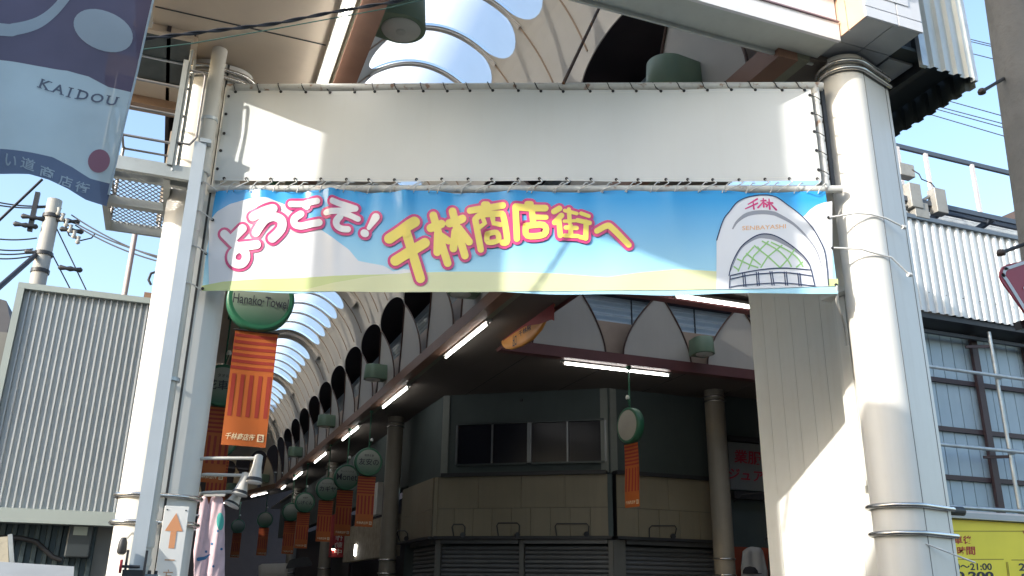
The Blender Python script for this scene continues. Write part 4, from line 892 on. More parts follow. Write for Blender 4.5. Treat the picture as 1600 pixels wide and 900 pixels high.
# pale awning and boards at the lower left corner
aw = thing('pale_awning', 'pale grey shop awning top at the lower left corner', 'awning', AY(50, 893, 12.5))
q = [AY(-60, 880, 12.6), AY(115, 891, 12.6), AY(112, 930, 12.0), AY(-60, 925, 12.0)]
o = MB().add(q, [(0, 1, 2, 3)]).build('canopy', mat('awning_grey', (.30, .33, .36), .6), aw); s_ = o.modifiers.new('t', 'SOLIDIFY'); s_.thickness = .05
bdm = thing('leaning_sign_board', 'cream sign board on a post above the awning at the left edge', 'sign board', AY(8, 886, 12.9))
MB().hexa([AY(-30, 888, 12.9), AY(14, 888, 12.9), AY(14, 888, 13.0), AY(-30, 888, 13.0), AY(-30, 842, 12.9), AY(12, 838, 12.9), AY(12, 838, 13.0), AY(-30, 842, 13.0)]).build('board', mat('cream_board', (.52, .48, .38), .6, grime=.3), bdm)
MB().bar(AY(20, 890, 12.85), AY(16, 835, 12.85), .06, .05).build('post', GALV, bdm)

# galvanised service platform on the left column
PX0, PX1, PY0, PY1, PZ = -1.02, -.17, 8.44, 10.1, 5.45
plat = thing('service_platform', 'galvanised mesh service platform bracketed to the left column', 'platform', ((PX0+PX1)/2, (PY0+PY1)/2, PZ))
GP = mat('platform_galvanised', (.50, .52, .50), .5, .35, var=.15, grime=.12)
for nm, b in (('edge_beam', (PX0, PX1+.06, PY0-.03, PY0+.03, PZ-.02, PZ+.12)), ('edge_beam', (PX0, PX1-.18, PY1-.05, PY1, PZ-.03, PZ+.08)), ('edge_beam', (PX0-.05, PX0, PY0, PY1, PZ-.03, PZ+.08)), ('cross_beam', (PX1-.30, PX1-.24, PY0+.03, PY1-.05, PZ-.031, PZ+.07)), ('cross_beam', (PX0, PX1-.3, 9.28, 9.38, PZ-.03, PZ+.06)), ('cross_beam', (PX1-.24, PX1, 9.35, 9.45, PZ-.03, PZ+.06)), ('cross_beam', (PX0, PX1, PY0+.14, PY0+.20, PZ-.03, PZ+.04))):
    box_part(nm, GP, plat, *b)
mb = MB(); W_, H_ = PX1-PX0, PY1-PY0; st = .062
for sgn in (1, -1):
    k = -H_
    while k < W_+H_:
        # a line x = k + sgn*s clipped to the rectangle
        pts = []
        for s in np.linspace(0, H_, 60):
            xx = k+(s*.62 if sgn > 0 else (H_-s)*.62)
            if 0 <= xx <= W_: pts.append(s)
        if len(pts) > 1:
            s0, s1 = pts[0], pts[-1]; X_ = lambda s: PX0+k+(s*.62 if sgn > 0 else (H_-s)*.62)
            mb.bar((X_(s0), PY0+s0, PZ+.062), (X_(s1), PY0+s1, PZ+.062), .009, .006)
        k += st
mb.build('mesh_grating', mat('grating_steel', (.13, .14, .15), .5, .5), plat, kind='stuff')
RAIL = mat('rail_steel', (.33, .31, .30), .45, .5, var=.15)
for x, y in ((PX0-.02, PY0+.0), (PX0-.02, 9.3), (PX0-.02, PY1-.03), (-.52, PY1-.03)): MB().tube([(x, y, PZ+.06), (x, y, PZ+1.02)], .017, 8).build('rail_post', RAIL, plat)
for z in (.36, .68, 1.0):
    MB().tube([(PX0-.02, PY0, PZ+z), (PX0-.02, PY1-.03, PZ+z), (-.5, PY1-.03, PZ+z)], .014, 8).build('rail', RAIL, plat)
    MB().tube([(PX0-.02, PY0, PZ+z), (-.36, PY0, PZ+z)], .014, 8).build('rail', RAIL, plat)
lx = -.40
for y in (8.42, 8.60): MB().tube([(lx+(y-8.42)*.2, y, PZ+.05), (lx+(y-8.42)*.2, y, PZ+1.45)], .016, 8).build('ladder_rail', GP, plat)
MB().tube([(lx+.02, 8.4, PZ+1.2), (lx+.14, 8.4, PZ+1.2), (lx+.17, 8.4, PZ+1.16), (lx+.17, 8.4, PZ+.45), (lx+.12, 8.4, PZ+.36), (lx+.0, 8.4, PZ+.36)], .013, 8).build('grab_loop', RAIL, plat)
box_part('bracket_plate', GP, plat, lx-.06, lx-.01, 8.38, 8.66, PZ+.1, PZ+1.3)
# boxed end panel under the left soffit
eb = thing('soffit_end_box', 'dark panelled box in a cream frame under the left soffit', 'soffit box', (-.65, 8.8, 6.75))
box_part('dark_panel', mat('dark_teal_panel', (.045, .06, .06), .35, var=.3, streak=.4, dirt=(.10, .10, .10)), eb, -.96, -.42, 8.40, 9.36, 7.00, 7.05)
for b in ((-.98, -.40, 8.33, 8.40, 6.98, 7.059), (-.42, -.36, 8.40, 9.4, 6.98, 7.0585), (-.98, -.40, 9.36, 9.42, 6.98, 7.05)): box_part('frame', SOFF, eb, *b)
box_part('cross_member', mat('tan_member', (.40, .26, .17), .5), eb, -1.3, -.36, 9.75, 9.95, 6.9, 7.3); box_part('cross_member', SOFF, eb, -1.3, -.36, 9.45, 9.75, 7.0, 7.3)
box_part('divider', GALV, eb, -.96, -.42, 8.86, 8.89, 6.985, 6.998); box_part('upright', DARKM, eb, -.50, -.44, 10.3, 10.4, 5.7, 6.9); box_part('upright', SOFF, eb, -.58, -.52, 10.3, 10.4, 5.7, 6.9)

# one-way sign, spotlights and towel on the left column
fsg = Face((LX-.3, LY-.012), (LX+.8, LY-.012))
ow = thing('one_way_sign', 'white one-way sign with orange up arrow strapped to the left column', 'traffic sign', fsg(268, 898))
xa, xb, za_, zb_ = fsg(249, 850).x, fsg(288, 850).x, 1.28, fsg(272, 791).z
box_part('plate', mat('sign_plate_white', (.80, .80, .78), .35, var=.04, streak=.06, dirt=(.5, .45, .38)), ow, xa, xb, LY-.035, LY-.025, za_, zb_, bev=.003)
OSG = mat('faded_orange_print', (.72, .33, .16), .5); cx = (xa+xb)/2; w = xb-xa; yy = LY-.0385
MB().add([(cx-.36*w, yy, zb_-.22), (cx+.36*w, yy, zb_-.22), (cx, yy, zb_-.06)], [(0, 1, 2)]).add([(cx-.12*w, yy, zb_-.37), (cx+.12*w, yy, zb_-.37), (cx+.12*w, yy, zb_-.221), (cx-.12*w, yy, zb_-.221)], [(0, 1, 2, 3)]).build('arrow', OSG, ow)
MB().box(cx-.2*w, cx+.2*w, yy-.0005, yy+.001, zb_-.475, zb_-.465).build('letter_stroke', mat('faded_brown_print', (.55, .33, .20), .5), ow)
mb = MB()
for k, ch in enumerate('方通行'): text_pl(mb, ch, (cx-.2*w, yy, zb_-.66-k*.135), (.4*w, 0, 0), (0, 0, .11))
mb.build('lettering', mat('faded_brown_print', (.55, .33, .20), .5), ow)
for dx in (-.38, .38): MB().lathe([(.007, 0), (.007, -.004)], (cx+dx*w, LY-.036, zb_-.035), 8, 'y').build('rivet', DARKM, ow)
SPW = mat('spot_white', (.60, .58, .53), .4)
for i, (ax, ay, bx_, by_) in enumerate(((315, 716, 404, 716), (320, 741, 384, 743), (320, 770, 374, 768))):
    yy_ = 8.9+i*.12; a = AY(ax-8, ay, yy_); b = AY(bx_, by_, yy_)
    t = thing('arm_spotlight', 'white spotlight on a pipe arm from the left column, '+('topmost and longest of three', 'middle of three', 'lowest of three')[i], 'spotlight', a, 'spotlights on arms beside the left column')
    MB().tube([a+V((0, .2, 0)), a+V((.03, .03, 0)), a.lerp(b, .15), b], .016, 8).build('arm', SPW, t)
    e = b+V((-.02-.02*i, -.02, -.24+.05*i)); d = (e-b)
    def along(prof, m_, nm):
        k = len(prof); MB().tube([b+d*q for q, r in prof], [r for q, r in prof], 14).build(nm, m_, t)
    along([(-.15, .02), (-.1, .04), (.35, .045), (.7, .06), (1.0, .078)], SPW, 'head'); along([(.80, .0685), (.83, .072), (.93, .0785), (.95, .0775)], DARKM, 'fin_ring'); along([(1.001, .07), (1.03, .06), (1.05, .02)], mat('spot_lens', (.80, .80, .78), .2), 'lens')
ftw = Face((LX+.1, 9.6), (LX+1.2, 9.6), lambda a, z: .016*math.sin(a*37+z*2)*(.4+.6*min(1, (3.0-z)))+.008*math.sin(a*71-z*5)+.01*math.sin(z*7))
tw = thing('hanging_towel', 'pink towel with blue dots hanging beside the left column', 'towel', ftw(328, 898))
tl_ = [(300, 880), (306, 840), (312, 790), (316, 776), (322, 772), (326, 790), (330, 778), (338, 770), (348, 778), (351, 800), (351, 900)]
mb = MB(); strip(mb, ftw, 303, 351, tl_, [(303, 930), (351, 930)], 0, 44, 24); o = mb.build('cloth', mat('pink_towel', (.66, .50, .55), .9, var=.12, scale=14), tw); s_ = o.modifiers.new('t', 'SOLIDIFY'); s_.thickness = .012; s_.offset = 0
mb = MB()
for p in ((331, 850), (346, 858), (333, 885), (340, 830), (322, 862)): disc(mb, ftw, p, 2, .012)
mb.build('dots', mat('towel_blue', (.05, .16, .32), .9), tw)
mb = MB(); disc(mb, ftw, (344, 815), 6, .013, 14); mb.build('printed_patch', mat('towel_teal', (.08, .42, .38), .9), tw)
mb = MB(); stroke(mb, ftw, [(310, 874), (320, 872), (328, 866)], [3, 2.5, .6], .014); mb.build('printed_patch', mat('towel_blue', (.05, .16, .32), .9), tw)
rk = thing('towel_rail', 'thin wire rails holding the towel left of the arcade mouth', 'rail', AY(312, 800, 9.55))
for p, q in (((312, 770), (352, 773)), ((300, 805), (322, 805)), ((298, 828), (314, 828))): MB().tube([AY(*p, 9.58), AY(*q, 9.62)], .010, 6).build('rail', GALV, rk)
MB().bar(AY(318, 774, 9.57), AY(351, 774, 9.57), .03, .02).build('clip_bar', SPW, rk)

# ================================================================= FLAG ON THE LEFT
FY = 4.5
fl = Face((-3, FY), (1, FY), lambda a, z: .035*math.sin(a*5.5+z*1.1)+.012*math.sin(a*13+z*5)+.008*math.sin(z*11-a*4))
flag = thing('street_flag', 'translucent blue and purple street flag with a white oval at the upper left', 'flag', (-.9, FY, 3.4))
fr_x = lambda py: 240-(240-165)*py/318.0
botf = [(-140, 268), (0, 274), (40, 273), (70, 279), (100, 290), (130, 306), (166, 318)]
def flagsurf(px, py, off=0.0): return fl(px, py, off)
PALE = sheer('flag_pale_blue', (.50, .62, .66), .45, .06, .7, .12); PURP = sheer('flag_purple', (.115, .095, .155), .45, .03, .7, .22); INDG = sheer('flag_indigo', (.10, .14, .24), .4, .03, .7, .15); OVAL = sheer('flag_white', (.60, .68, .72), .4, .0, .7, .08); ROSE = sheer('flag_rose', (.42, .20, .26), .35, 0, .7, .1); FTX = mat('flag_grey_text', (.12, .14, .19), .8)
def fstrip(top, bot, off, m_, nm, x0=-140, ny=10):
    mb = MB(); nx = 60
    def fn(u, v):
        # the column leans with the flag's right hem
        xb = x0+(166-x0)*u; b = lerp(bot, xb) if not callable(bot) else bot(xb)
        t = lerp(top, xb) if not callable(top) else top(xb)
        py = t+(b-t)*v; lean = (fr_x(py)-fr_x(318))*u
        return flagsurf(xb+lean, py, off)
    mb.grid(fn, nx, ny); return mb.build(nm, m_, flag)
T0 = lambda x: -120
purb = [(-140, 97), (0, 100), (40, 101), (70, 104), (100, 114), (130, 132), (166, 142)]
bnd = [(-140, 230), (0, 237), (40, 240), (70, 243), (100, 255), (130, 272), (166, 283)]
fstrip(purb, bnd, 0, PALE, 'pale_field'); fstrip(T0, purb, 0, PURP, 'purple_field', ny=16); fstrip(bnd, botf, 0, INDG, 'indigo_band', ny=5)
mb = MB(); disc(mb, flagsurf, (161, 45), 49, .006, 31, .42, 30); disc(mb, flagsurf, (161, 45), .1, .006); mb.build('white_oval', OVAL, flag)
mb = MB(); stroke(mb, flagsurf, [(-140, 55), (0, 54), (25, 50), (55, 36), (78, 18), (98, -4), (125, -40)], [10, 10, 9.5, 9, 8, 7.5, 7], .006); mb.build('white_curve', OVAL, flag)
mb = MB(); disc(mb, flagsurf, (154, 247), 17.5, .006, 17.5, .3, 26); mb.build('rose_disc', ROSE, flag)
mb = MB()
for ch, x, y, wd_ in (('K', 60, 134, 15), ('A', 80, 138.5, 16.5), ('I', 104, 145, 3), ('D', 118, 148.4, 17), ('O', 139, 154.5, 20), ('U', 164, 161, 16)): text_px(mb, flagsurf, ch, (x, y), (x+wd_, y+wd_*.24), (x+5, y-14), .007, .018)
for k, (x, y, w_) in enumerate(((57.5, 134, 7), (69, 136.5, 8), (64, 121, 6), (74, 123, 7), (77.5, 138.2, 6), (92, 141.8, 7), (101.5, 145, 8), (106.5, 131, 8), (115.5, 148.4, 6), (120.5, 134.4, 6), (166.5, 147.3, 7), (181, 150.8, 6))): stroke(mb, flagsurf, [(x, y), (x+w_, y+w_*.24)], .75, .0085+k*.0003)
mb.build('lettering', FTX, flag)
mb = MB()
for ch, x, y, wd_ in (('い', 8, 259, 17), ('道', 32, 262, 21), ('商', 61, 272, 21), ('店', 90, 283, 20), ('街', 115, 291, 22)): text_px(mb, flagsurf, ch, (x, y+2), (x+wd_, y+2+wd_*.27), (x+3.5, y-15), .007, .012)
mb.build('lettering', OVAL, flag)
mb = MB(); mb.tube([flagsurf(fr_x(py)-.3, py, .004) for py in range(-120, 319, 20)], .006, 5); mb.build('hem', OVAL, flag)
mb = MB(); mb.tube([(-2.6, FY, 5.28), (-.36, FY, 5.28)], .016, 8); mb.build('pole', STEEL, flag)

# ================================================================= RIGHT SIDE OF THE STREET
RY = 11.5
rbld = thing('corrugated_building', 'building right of the column with white corrugated fascia and pale blue boarded wall', 'building', (16, RY+2, 0))
WCOR = mat('white_corrugated', (.66, .69, .70), .42, .1, var=.05, streak=.10, dirt=(.45, .46, .46)); BLUEB = mat('pale_blue_board', (.36, .47, .56), .5, var=.12, scale=1.2, streak=.2, dirt=(.22, .28, .34)); BRN = mat('dark_brown_steel', (.05, .03, .035), .5)
corr(lambda t: ((11.9+9*t, RY), (0, -.05)), 46, (6.66, 8.50)).build('fascia_sheet', WCOR, rbld)
box_part('fascia_cap', mat('grey_cap', (.16, .19, .22), .4, .3), rbld, 11.9, 20.9, RY-.09, RY+.4, 8.50, 8.58)
for i in range(14): box_part('screw', DARKM, rbld, 12.2+i*.42, 12.215+i*.42, RY-.056, RY-.04, 7.02, 7.035)
box_part('overhang', DARKM, rbld, 11.9, 20.9, RY+.01, RY+.55, 6.55, 6.64); box_part('purlin', DARKM, rbld, 11.9, 20.9, RY+.25, RY+.32, 6.36, 6.42)
box_part('backing', SEAM, rbld, 11.9, 20.9, RY+.56, RY+.7, 0, 8.4)
x = 11.95; bme = MB().box(0, .268, 0, .02, 0, 6.54).me('board', BLUEB)
while x < 20: inst('board', bme, rbld, V((x, RY+.535, 0))-wloc(rbld)); x += .285
for z in (5.50, 4.58, 3.70): box_part('rail', BRN, rbld, 11.9, 20.9, RY+.47, RY+.533, z, z+.085)
for px in (1538, 1620): xx = AY(px, 640, RY+.42).x; box_part('post', BRN, rbld, xx-.07, xx+.08, RY+.40, RY+.469, 0, 6.5)
box_part('volume', mat('right_building_wall', (.25, .25, .25), .8), rbld, 11.9, 20.9, RY+.72, RY+2.0, 0, 8.4)
pipes = thing('pipe_scaffold', 'grey pipe rails clamped along the pale blue boarded wall', 'pipe scaffold', (15, RY+.2, 3))
xx = AY(1552, 560, RY+.12).x
MB().tube([(xx, RY+.12, 2.9), (xx, RY+.12, 6.5)], .035, 8).build('upright_pipe', GALV, pipes)
for z in (5.62, 4.22, 3.78)[:2]+(3.16,): MB().tube([(11.9, RY+.04, z), (20, RY+.04, z)], .035, 8).build('rail_pipe', GALV, pipes); MB().lathe([(.055, -.05), (.055, .05)], (xx, RY+.08, z), 8, 'x').build('clamp', GALV, pipes)
for z in (6.2, 4.12): MB().bar((xx-.45, RY+.3, z), (xx+.04, RY+.12, z+.02), .05).build('bracket', BRN, pipes)
# walkway on top
wk = thing('roof_walkway', 'steel roof walkway with white railing posts above the corrugated fascia', 'walkway', (15, RY+.8, 8.6))
WY0, WY1, WZ = RY-.1, RY+1.15, 9.05
DST = mat('dark_blue_steel', (.10, .12, .15), .45, .4); WPO = mat('white_post', (.66, .62, .62), .45)
hz = AY(1500, 255, WY1).z
MB().bar((11.9, WY1, hz+.05), (20, WY1, hz+.05), .07, .10).build('hand_rail', DST, wk)
for z, r in ((WZ+.55, .012), (WZ+.30, .022), (WZ+.16, .022)): MB().tube([(11.9, WY1, z), (20, WY1, z)], r, 6).build('rail', DST, wk)
for z, y in ((WZ+.02, WY1-.05), (WZ+.02, WY1-.22)): MB().tube([(11.9, y, z), (20, y, z)], .06, 10).build('conduit_pipe', GALV, wk)
for px in (1405, 1448, 1518, 1590):
    x = AY(px, 270, WY1).x; MB().bar((x, WY1-.04, WZ-.1), (x, WY1-.04, hz), .075, .06).build('post', WPO, wk); box_part('post_foot', WPO, wk, x-.1, x+.1, WY1-.15, WY1+.05, WZ-.12, WZ-.06)
for y in (WY0+.1, WY0+.28, WY1-.02): MB().bar((11.9, y, WZ-.12), (20, y, WZ-.12), .06, .10).build('stringer', DST, wk)
for i in range(7): x = 12.2+i*1.25; MB().bar((x, WY0+.1, WZ-.14), (x+.35, WY1, WZ-.14), .09, .10).build('joist', DST, wk)
mb = MB(); x = 11.9
while x < 19: mb.bar((x, WY0+.2, WZ-.04), (x, WY1, WZ-.04), .008, .02); x += .045
for y in np.arange(WY0+.2, WY1, .12): mb.bar((11.9, float(y), WZ-.045), (19, float(y), WZ-.045), .008, .012)
mb.build('floor_grating', GALV, wk, kind='stuff')
TANK = mat('weathered_box', (.36, .35, .32), .5, .2, var=.15, grime=.2)
fl_ = thing('roof_floodlight', 'weathered floodlight unit with boxes bolted to the roof walkway', 'floodlight', AY(1440, 320, RY-.05))
for nm, (px0, py0, px1, py1), y0_, y1_ in (('ballast_box', (1426, 288, 1438, 322), RY-.12, RY+.10), ('lamp_head', (1466, 296, 1477, 330), RY-.15, RY+.05), ('junction_box', (1408, 258, 1428, 272), RY+.5, RY+.7), ('base_box', (1432, 318, 1450, 338), RY-.1, RY+.1)):
    a = AY(px0, py1, y0_); b = AY(px1, py0, y0_); box_part(nm, TANK, fl_, a.x, b.x, y0_, y1_, a.z, b.z, bev=.012)
MB().tube([AY(1412, 322, RY), AY(1430, 320, RY), AY(1455, 305, RY), AY(1470, 298, RY)], .03, 8).build('arm', TANK, fl_)
MB().tube([AY(1425, 265, RY+.4), AY(1436, 272, RY+.3), AY(1440, 280, RY+.2), AY(1455, 286, RY+.2), AY(1463, 296, RY)], .014, 6).build('cable', BLACK, fl_)
MB().lathe([(.16, -.1), (.16, .1)], AY(1404, 300, RY+.2), 16, 'x').build('reel', DARKM, fl_)
# yellow parking tariff board
fy = Face((11.5, RY-.5), (20, RY-.5))
yb = thing('parking_tariff_board', 'yellow parking tariff board with red and black lettering at lower right', 'sign board', fy(1540, 898))
zt_ = fy(1520, 813).z; xa = 11.6
YL = mat('tariff_yellow', (.84, .72, .05), .4, var=.06, scale=2); RD = mat('tariff_red', (.42, .04, .02), .5)
box_part('board', YL, yb, xa, 16.5, RY-.5, RY-.4, 1.0, zt_); box_part('gutter', mat('gutter_grey', (.40, .42, .44), .4, .3), yb, xa, 16.5, RY-.62, RY-.36, zt_+.01, zt_+.10); box_part('pipe', WPO, yb, xa, 16.5, RY-.60, RY-.54, zt_+.101, zt_+.135)
MB().lathe([(.075, -.5), (.075, .0), (.06, .0), (.06, -.02)], fy(1496, 800)+V((0, -.1, 0)), 16, 'x').build('drain_end', DARKM, yb)
mb = MB()
for ch, x, y, wd_ in (('駐', 1475, 851, 14), ('車', 1490, 850, 14), ('後', 1505, 850, 15), ('4', 1486, 867, 8), ('時', 1496, 867, 13), ('間', 1510, 867, 14)): text_px(mb, fy, ch, (x, y), (x+wd_, y), (x-1, y-13), .004, .025)
text_px(mb, fy, '平', (1597, 841), (1610, 841), (1596, 829), .004, .025)
mb.build('lettering', RD, yb)
mb = MB(); text_px(mb, fy, '8:00～21:00', (1474, 891), (1550, 891), (1473, 880), .004, .022); text_px(mb, fy, '21:00', (1592, 892), (1640, 892), (1591, 880), .004, .022); text_px(mb, fy, '0,200', (1494, 908), (1553, 908), (1493, 893), .004, .04); text_px(mb, fy, '200', (1596, 910), (1640, 910), (1595, 896), .004, .04)
mb.build('lettering', INK, yb)
OCH = mat('tariff_line', (.35, .26, .02), .5); mb = MB()
for p, q in (((1480, 830), (1640, 830)), ((1480, 874), (1568, 874)), ((1580, 875), (1640, 875)), ((1574, 878), (1578, 910)), ((1576, 910), (1572, 878))): stroke(mb, fy, [p, q], .6, .0045)
mb.build('ruled_lines', OCH, yb)

# utility pole and stop sign, near on the right
pole = thing('utility_pole', 'thick mottled concrete utility pole at the right edge, close by', 'utility pole', (0, 0, 0))
PD_ = 4.3                                                    # how far off it stands
def lean(px, py, r):                                         # centre of a shaft whose left outline is seen there
    q = ray(px, py); h = math.atan2(q[0], q[1])+math.asin(r/PD_); e = q[2]/math.hypot(q[0], q[1]); return V((PD_*math.sin(h), PD_*math.cos(h), 1.6+PD_*e))
pa = lean(1592, 380, .165); pole.location = (pa.x, pa.y, 0)
ht = math.asin(.165/PD_); qb = ray(1538, 0); hb = math.atan2(pa.x, pa.y)-math.atan2(qb[0], qb[1]); rt = PD_*math.sin(hb); zt2 = 1.6+PD_*qb[2]/math.hypot(qb[0], qb[1])
gr = (rt-.165)/(zt2-pa.z)
MB().tube([(pa.x, pa.y, 0), (pa.x, pa.y, pa.z), (pa.x, pa.y, zt2), (pa.x, pa.y, 9.5)], [.165-gr*pa.z, .165, rt, max(.08, rt+gr*(9.5-zt2))], 28).build('shaft', CONC, pole)
bx = pa.x-.17; PYY = pa.y-.02
for px, py, ex, ey in ((1534, 143, 1556, 130), (1564, 395, 1600, 382)):
    a = AY(px, py, PYY-.08); b = AY(ex, ey, PYY); s = MB().tube([a, b+(b-a)*.6], .008, 8).build('step_bolt', DARKM, pole); MB().lathe([(.0, -.014), (.016, -.010), (.018, 0), (.012, .012), (0, .014)], a, 10).build('bolt_head', mat('rusty_bolt', (.09, .07, .06), .7, rust=.6), s)
ff = Face((bx-1, PYY-.25), (bx+2, PYY-.25))
stp = thing('stop_sign', 'red and white triangular stop sign corner before the concrete pole', 'traffic sign', ff(1620, 470))
def tri(cx_, k): return [(1562+cx_, 424), (1570, 414)]
SR_ = mat('stop_red', (.34, .012, .03), .3, var=.08, grime=.06, dirt=(.2, .02, .03)); SW_ = mat('stop_white', (.62, .62, .63), .35)
red = [(1562.5, 432), (1563, 424), (1567, 417), (1574, 413), (1700, 385), (1704, 394), (1702, 402), (1660, 540), (1652, 548), (1642, 545), (1566, 440)]
MB().prism([ff(*p) for p in red], (0, .006, 0)).build('plate', SR_, stp)
wl = [(1568, 431), (1569, 424), (1573, 420), (1578, 418), (1692, 393), (1650, 536), (1572, 437), (1568, 431)]
mb = MB(); stroke(mb, ff, wl, 2.4, .002); mb.build('white_border', SW_, stp)
MB().tube([ff(1640, 430, -.03)+V((0, 0, -2.9)), ff(1640, 330, -.03)], .03, 10).build('post', GALV, stp)
mb = MB()
for k, ch in enumerate('止まれ'): text_px(mb, ff, ch, (1598+k*30, 452-k*6), (1624+k*30, 446-k*6), (1599+k*30, 424-k*6), .003, .02)
mb.build('lettering', SW_, stp)
MB().bar(AY(1590, 509, PYY-.2), AY(1640, 500, PYY-.2), .03).build('clamp', DARKM, stp)

# ================================================================= DISTANT POLE, WIRES
uy = 25.0; top_ = AY(79, 312, uy); ux, uz = AY(72, 380, uy).x, top_.z
up = thing('utility_pole', 'slender grey utility pole with insulators above the ribbed panel, far left', 'utility pole', (ux, uy, 0))
PG = mat('far_pole_grey', (.36, .36, .34), .7)
MB().tube([(ux, uy, 0), (ux, uy, uz)], [.26, .19], 14).build('shaft', PG, up)
for z in (uz-.5, uz-1.6, uz-2.1, uz-2.8): MB().lathe([(.235, -.05), (.235, .05)], (ux, uy, z), 12).build('band', DARKM, up)
for z in (uz-4.6, uz-5.3): MB().bar((ux-1.4, uy-.2, z), (ux+1.4, uy-.2, z), .11).build('cross_arm', mat('rusty_arm', (.14, .10, .09), .7), up)
MB().bar((ux-.45, uy, uz-1.0), (ux-.45, uy, uz+.15), .12).build('bracket', DARKM, up)
for p in ((40, 352), (106, 345), (58, 395), (52, 340), (112, 360), (110, 420)):
    c = AY(*p, uy-.1); MB().lathe([(.03, -.30), (.08, -.25), (.05, -.1), (.08, 0), (.05, .1), (.08, .25), (.03, .30)], c, 8, 'x').build('insulator', DARKM, up)
for k in range(6): c = AY(92+6*k, 330+9*k, uy-.2); MB().lathe([(.03, -.12), (.07, -.08), (.04, .0), (.06, .1)], c, 8).build('insulator', PG, up)
for dx, dz in ((-1.2, -5.5), (-.7, -5.5), (.8, -5.5), (1.2, -4.8)): MB().lathe([(.10, -.22), (.12, 0), (.06, .1)], (ux+dx, uy-.25, uz+dz), 8).build('cut_out', mat('blue_cutout', (.08, .14, .26), .5), up)
WIRE = mat('wire_black', (.02, .022, .03), .6)
def wire(label, pts, r, drop=0.0, m_=WIRE, name='overhead_wire'):
    P = []
    for a, b in zip(pts, pts[1:]): P += sag(a, b, drop)[(0 if not P else 1):]
    MB().tube(P, r, 5).solo(name, m_, label, 'wire', 'overhead wires')
L1 = AY
far = [((-40, 337), (105, 346), uy), ((-40, 345), (85, 352), uy), ((-40, 377), (58, 383), uy), ((-40, 382), (60, 397), uy), ((-40, 406), (52, 408), uy)]
for k, (p, q, y) in enumerate([((-40, 306), (72, 322), uy), ((-40, 312), (73, 324), uy), ((-40, 366), (58, 372), uy), ((-40, 382), (52, 389), uy), ((-40, 390), (52, 394), uy), ((-40, 398), (50, 400), uy)]):
    wire('dark wire left of the far pole, '+('top', 'second from top', 'third from top', 'fourth from top', 'fifth from top', 'lowest')[k]+' of six', [L1(*p, y), L1(*q, y)], .022, .1)
for k, (p, q) in enumerate([((112, 336), (262, 408)), ((112, 345), (262, 404)), ((118, 352), (262, 412))]):
    wire('wire running right from the far pole, '+('upper', 'middle', 'lower')[k]+' of three', [L1(*p, uy), L1(*q, 22)], .020, .12)
wire('looping slack wire right of the far pole', [L1(100, 346, uy), L1(108, 368, uy), L1(126, 376, uy), L1(143, 372, uy), L1(148, 366, uy)], .02)
wire('steep wire down from the far pole, longer one', [L1(86, 352, uy), L1(136, 456, uy)], .018)
wire('steep wire down from the far pole, shorter one', [L1(82, 398, uy), L1(110, 452, uy)], .018)
wire('thick guy wire slanting down to the left of the far pole', [L1(58, 396, uy), L1(-20, 465, uy-3)], .07)
wire('thin wire slanting past the flag bottom', [L1(66, 280, 14), L1(-20, 362, 14)], .022)
lp = thing('thin_standpipe', 'thin pinkish pole rising behind the ribbed panel to the platform', 'pole', AY(195, 470, 16))
MB().tube([AY(192, 475, 16), AY(213, 355, 16)], .045, 8).build('shaft', mat('pinkish_pole', (.48, .41, .39), .6), lp)
wire('black loop of cable beside the left column', [AY(246, 424, 9.4), AY(236, 427, 9.4), AY(232, 437, 9.4), AY(236, 445, 9.4)], .013)
cp = [AY(lerp([(200, 200), (720, 720)], 200+5.2*i), lerp([(200, 64), (300, 52), (430, 37), (520, 19), (620, 2), (720, -25)], 200+5.2*i), 6.4) for i in range(101)]
tc = thing('twisted_cable', 'twisted black cable crossing under the left soffit', 'cable', cp[50])
for k in (0, 1): MB().tube([p+V((0, .009*math.cos(i*.42+k*PI), .009*math.sin(i*.42+k*PI))) for i, p in enumerate(cp)], .0085, 6).build('strand', WIRE, tc)
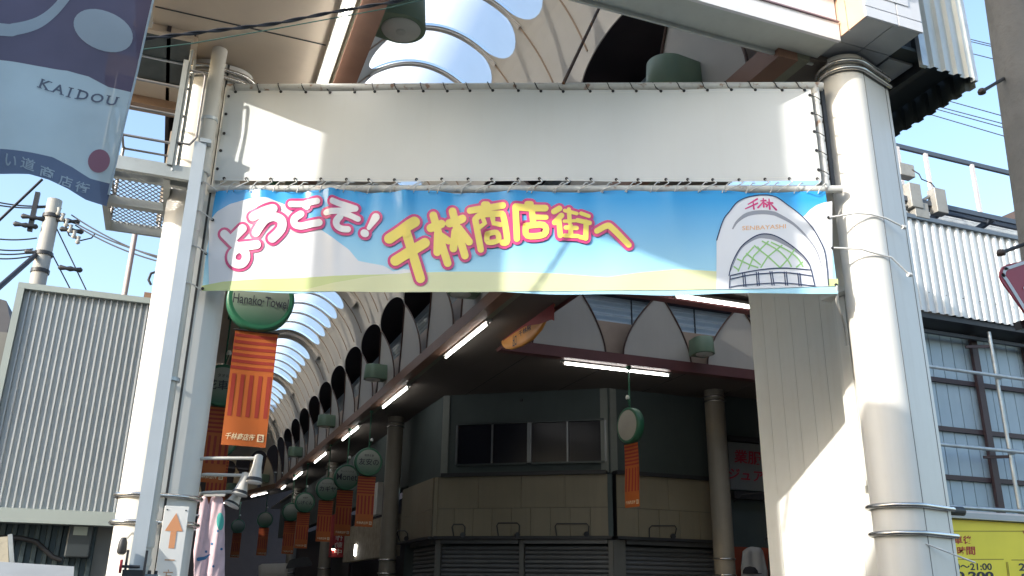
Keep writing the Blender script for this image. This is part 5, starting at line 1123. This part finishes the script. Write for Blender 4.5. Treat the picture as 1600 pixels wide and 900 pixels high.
wire('thin green wire crossing under the left soffit', [AY(200, 80, 6.4), AY(300, 68, 6.4), AY(430, 45, 6.4), AY(600, 14, 6.4), AY(720, -14, 6.4)], .005, .0, mat('wire_green', (.06, .14, .11), .6))
for k, (p, q) in enumerate([((1470, 50), (1560, 72)), ((1470, 54), (1560, 75)), ((1480, 74), (1560, 94)), ((1440, 146), (1570, 182)), ((1430, 157), (1570, 194)), ((1425, 160), (1570, 200)), ((1410, 166), (1570, 213))]):
    wire('overhead wire in the blue sky at right, '+('first', 'second', 'third', 'fourth', 'fifth', 'sixth', 'seventh')[k]+' from the top', [L1(*p, 16), L1(*q, 13)], .013, .0)
gb = thing('gabled_shed', 'dark grey roof corner at the far left edge beside the ribbed panel', 'shed', AY(8, 520, 22))
MB().prism([AY(-60, 450, 22), AY(10, 470, 22), AY(16, 500, 22), AY(5, 540, 22), AY(-60, 560, 22)], (0, 3, 0)).build('gable', mat('far_grey_roof', (.10, .10, .11), .7), gb)

nb = thing('shade_block', 'unseen narrow block with a side board, added outside the left edge to shade the banner', 'building', (-7, 6, 0))
box_part('walls', mat('pale_render', (.48, .46, .43), .8, var=.1), nb, -6.3, -5.6, 5.0, 6.05, 0, 13); box_part('shade_board', mat('billboard_pale', (.5, .5, .48), .6), nb, -5.75, -5.65, 3.05, 4.995, 9.0, 12.6)  # unseen block and board, added to keep the sun off banner and blank panel
for z in (1.0, 4.2, 7.2, 10.2): w_ = box_part('window', GLS, nb, -5.6, -5.57, 5.2, 5.9, z, z+1.5); box_part('sill', GALV, w_, -5.6, -5.48, 5.15, 5.95, z-.07, z-.003)
# unseen building added on the left to shade the foot of the right column
ob = thing('shade_building', 'unseen rendered building added outside the left edge to shade the right column', 'building', (-10, -3, 0))
box_part('walls', mat('warm_render', (.42, .38, .33), .8, var=.1), ob, -17, -5.2, -12, 3.0, 0, 8.2)
for i in range(5):
    for z in (1.0, 4.2, 6.4): w_ = box_part('window', GLS, ob, -5.2, -5.17, -11+i*2.8, -9.4+i*2.8, z, z+1.5); box_part('sill', GALV, w_, -5.2, -5.08, -11.05+i*2.8, -9.35+i*2.8, z-.07, z-.003)
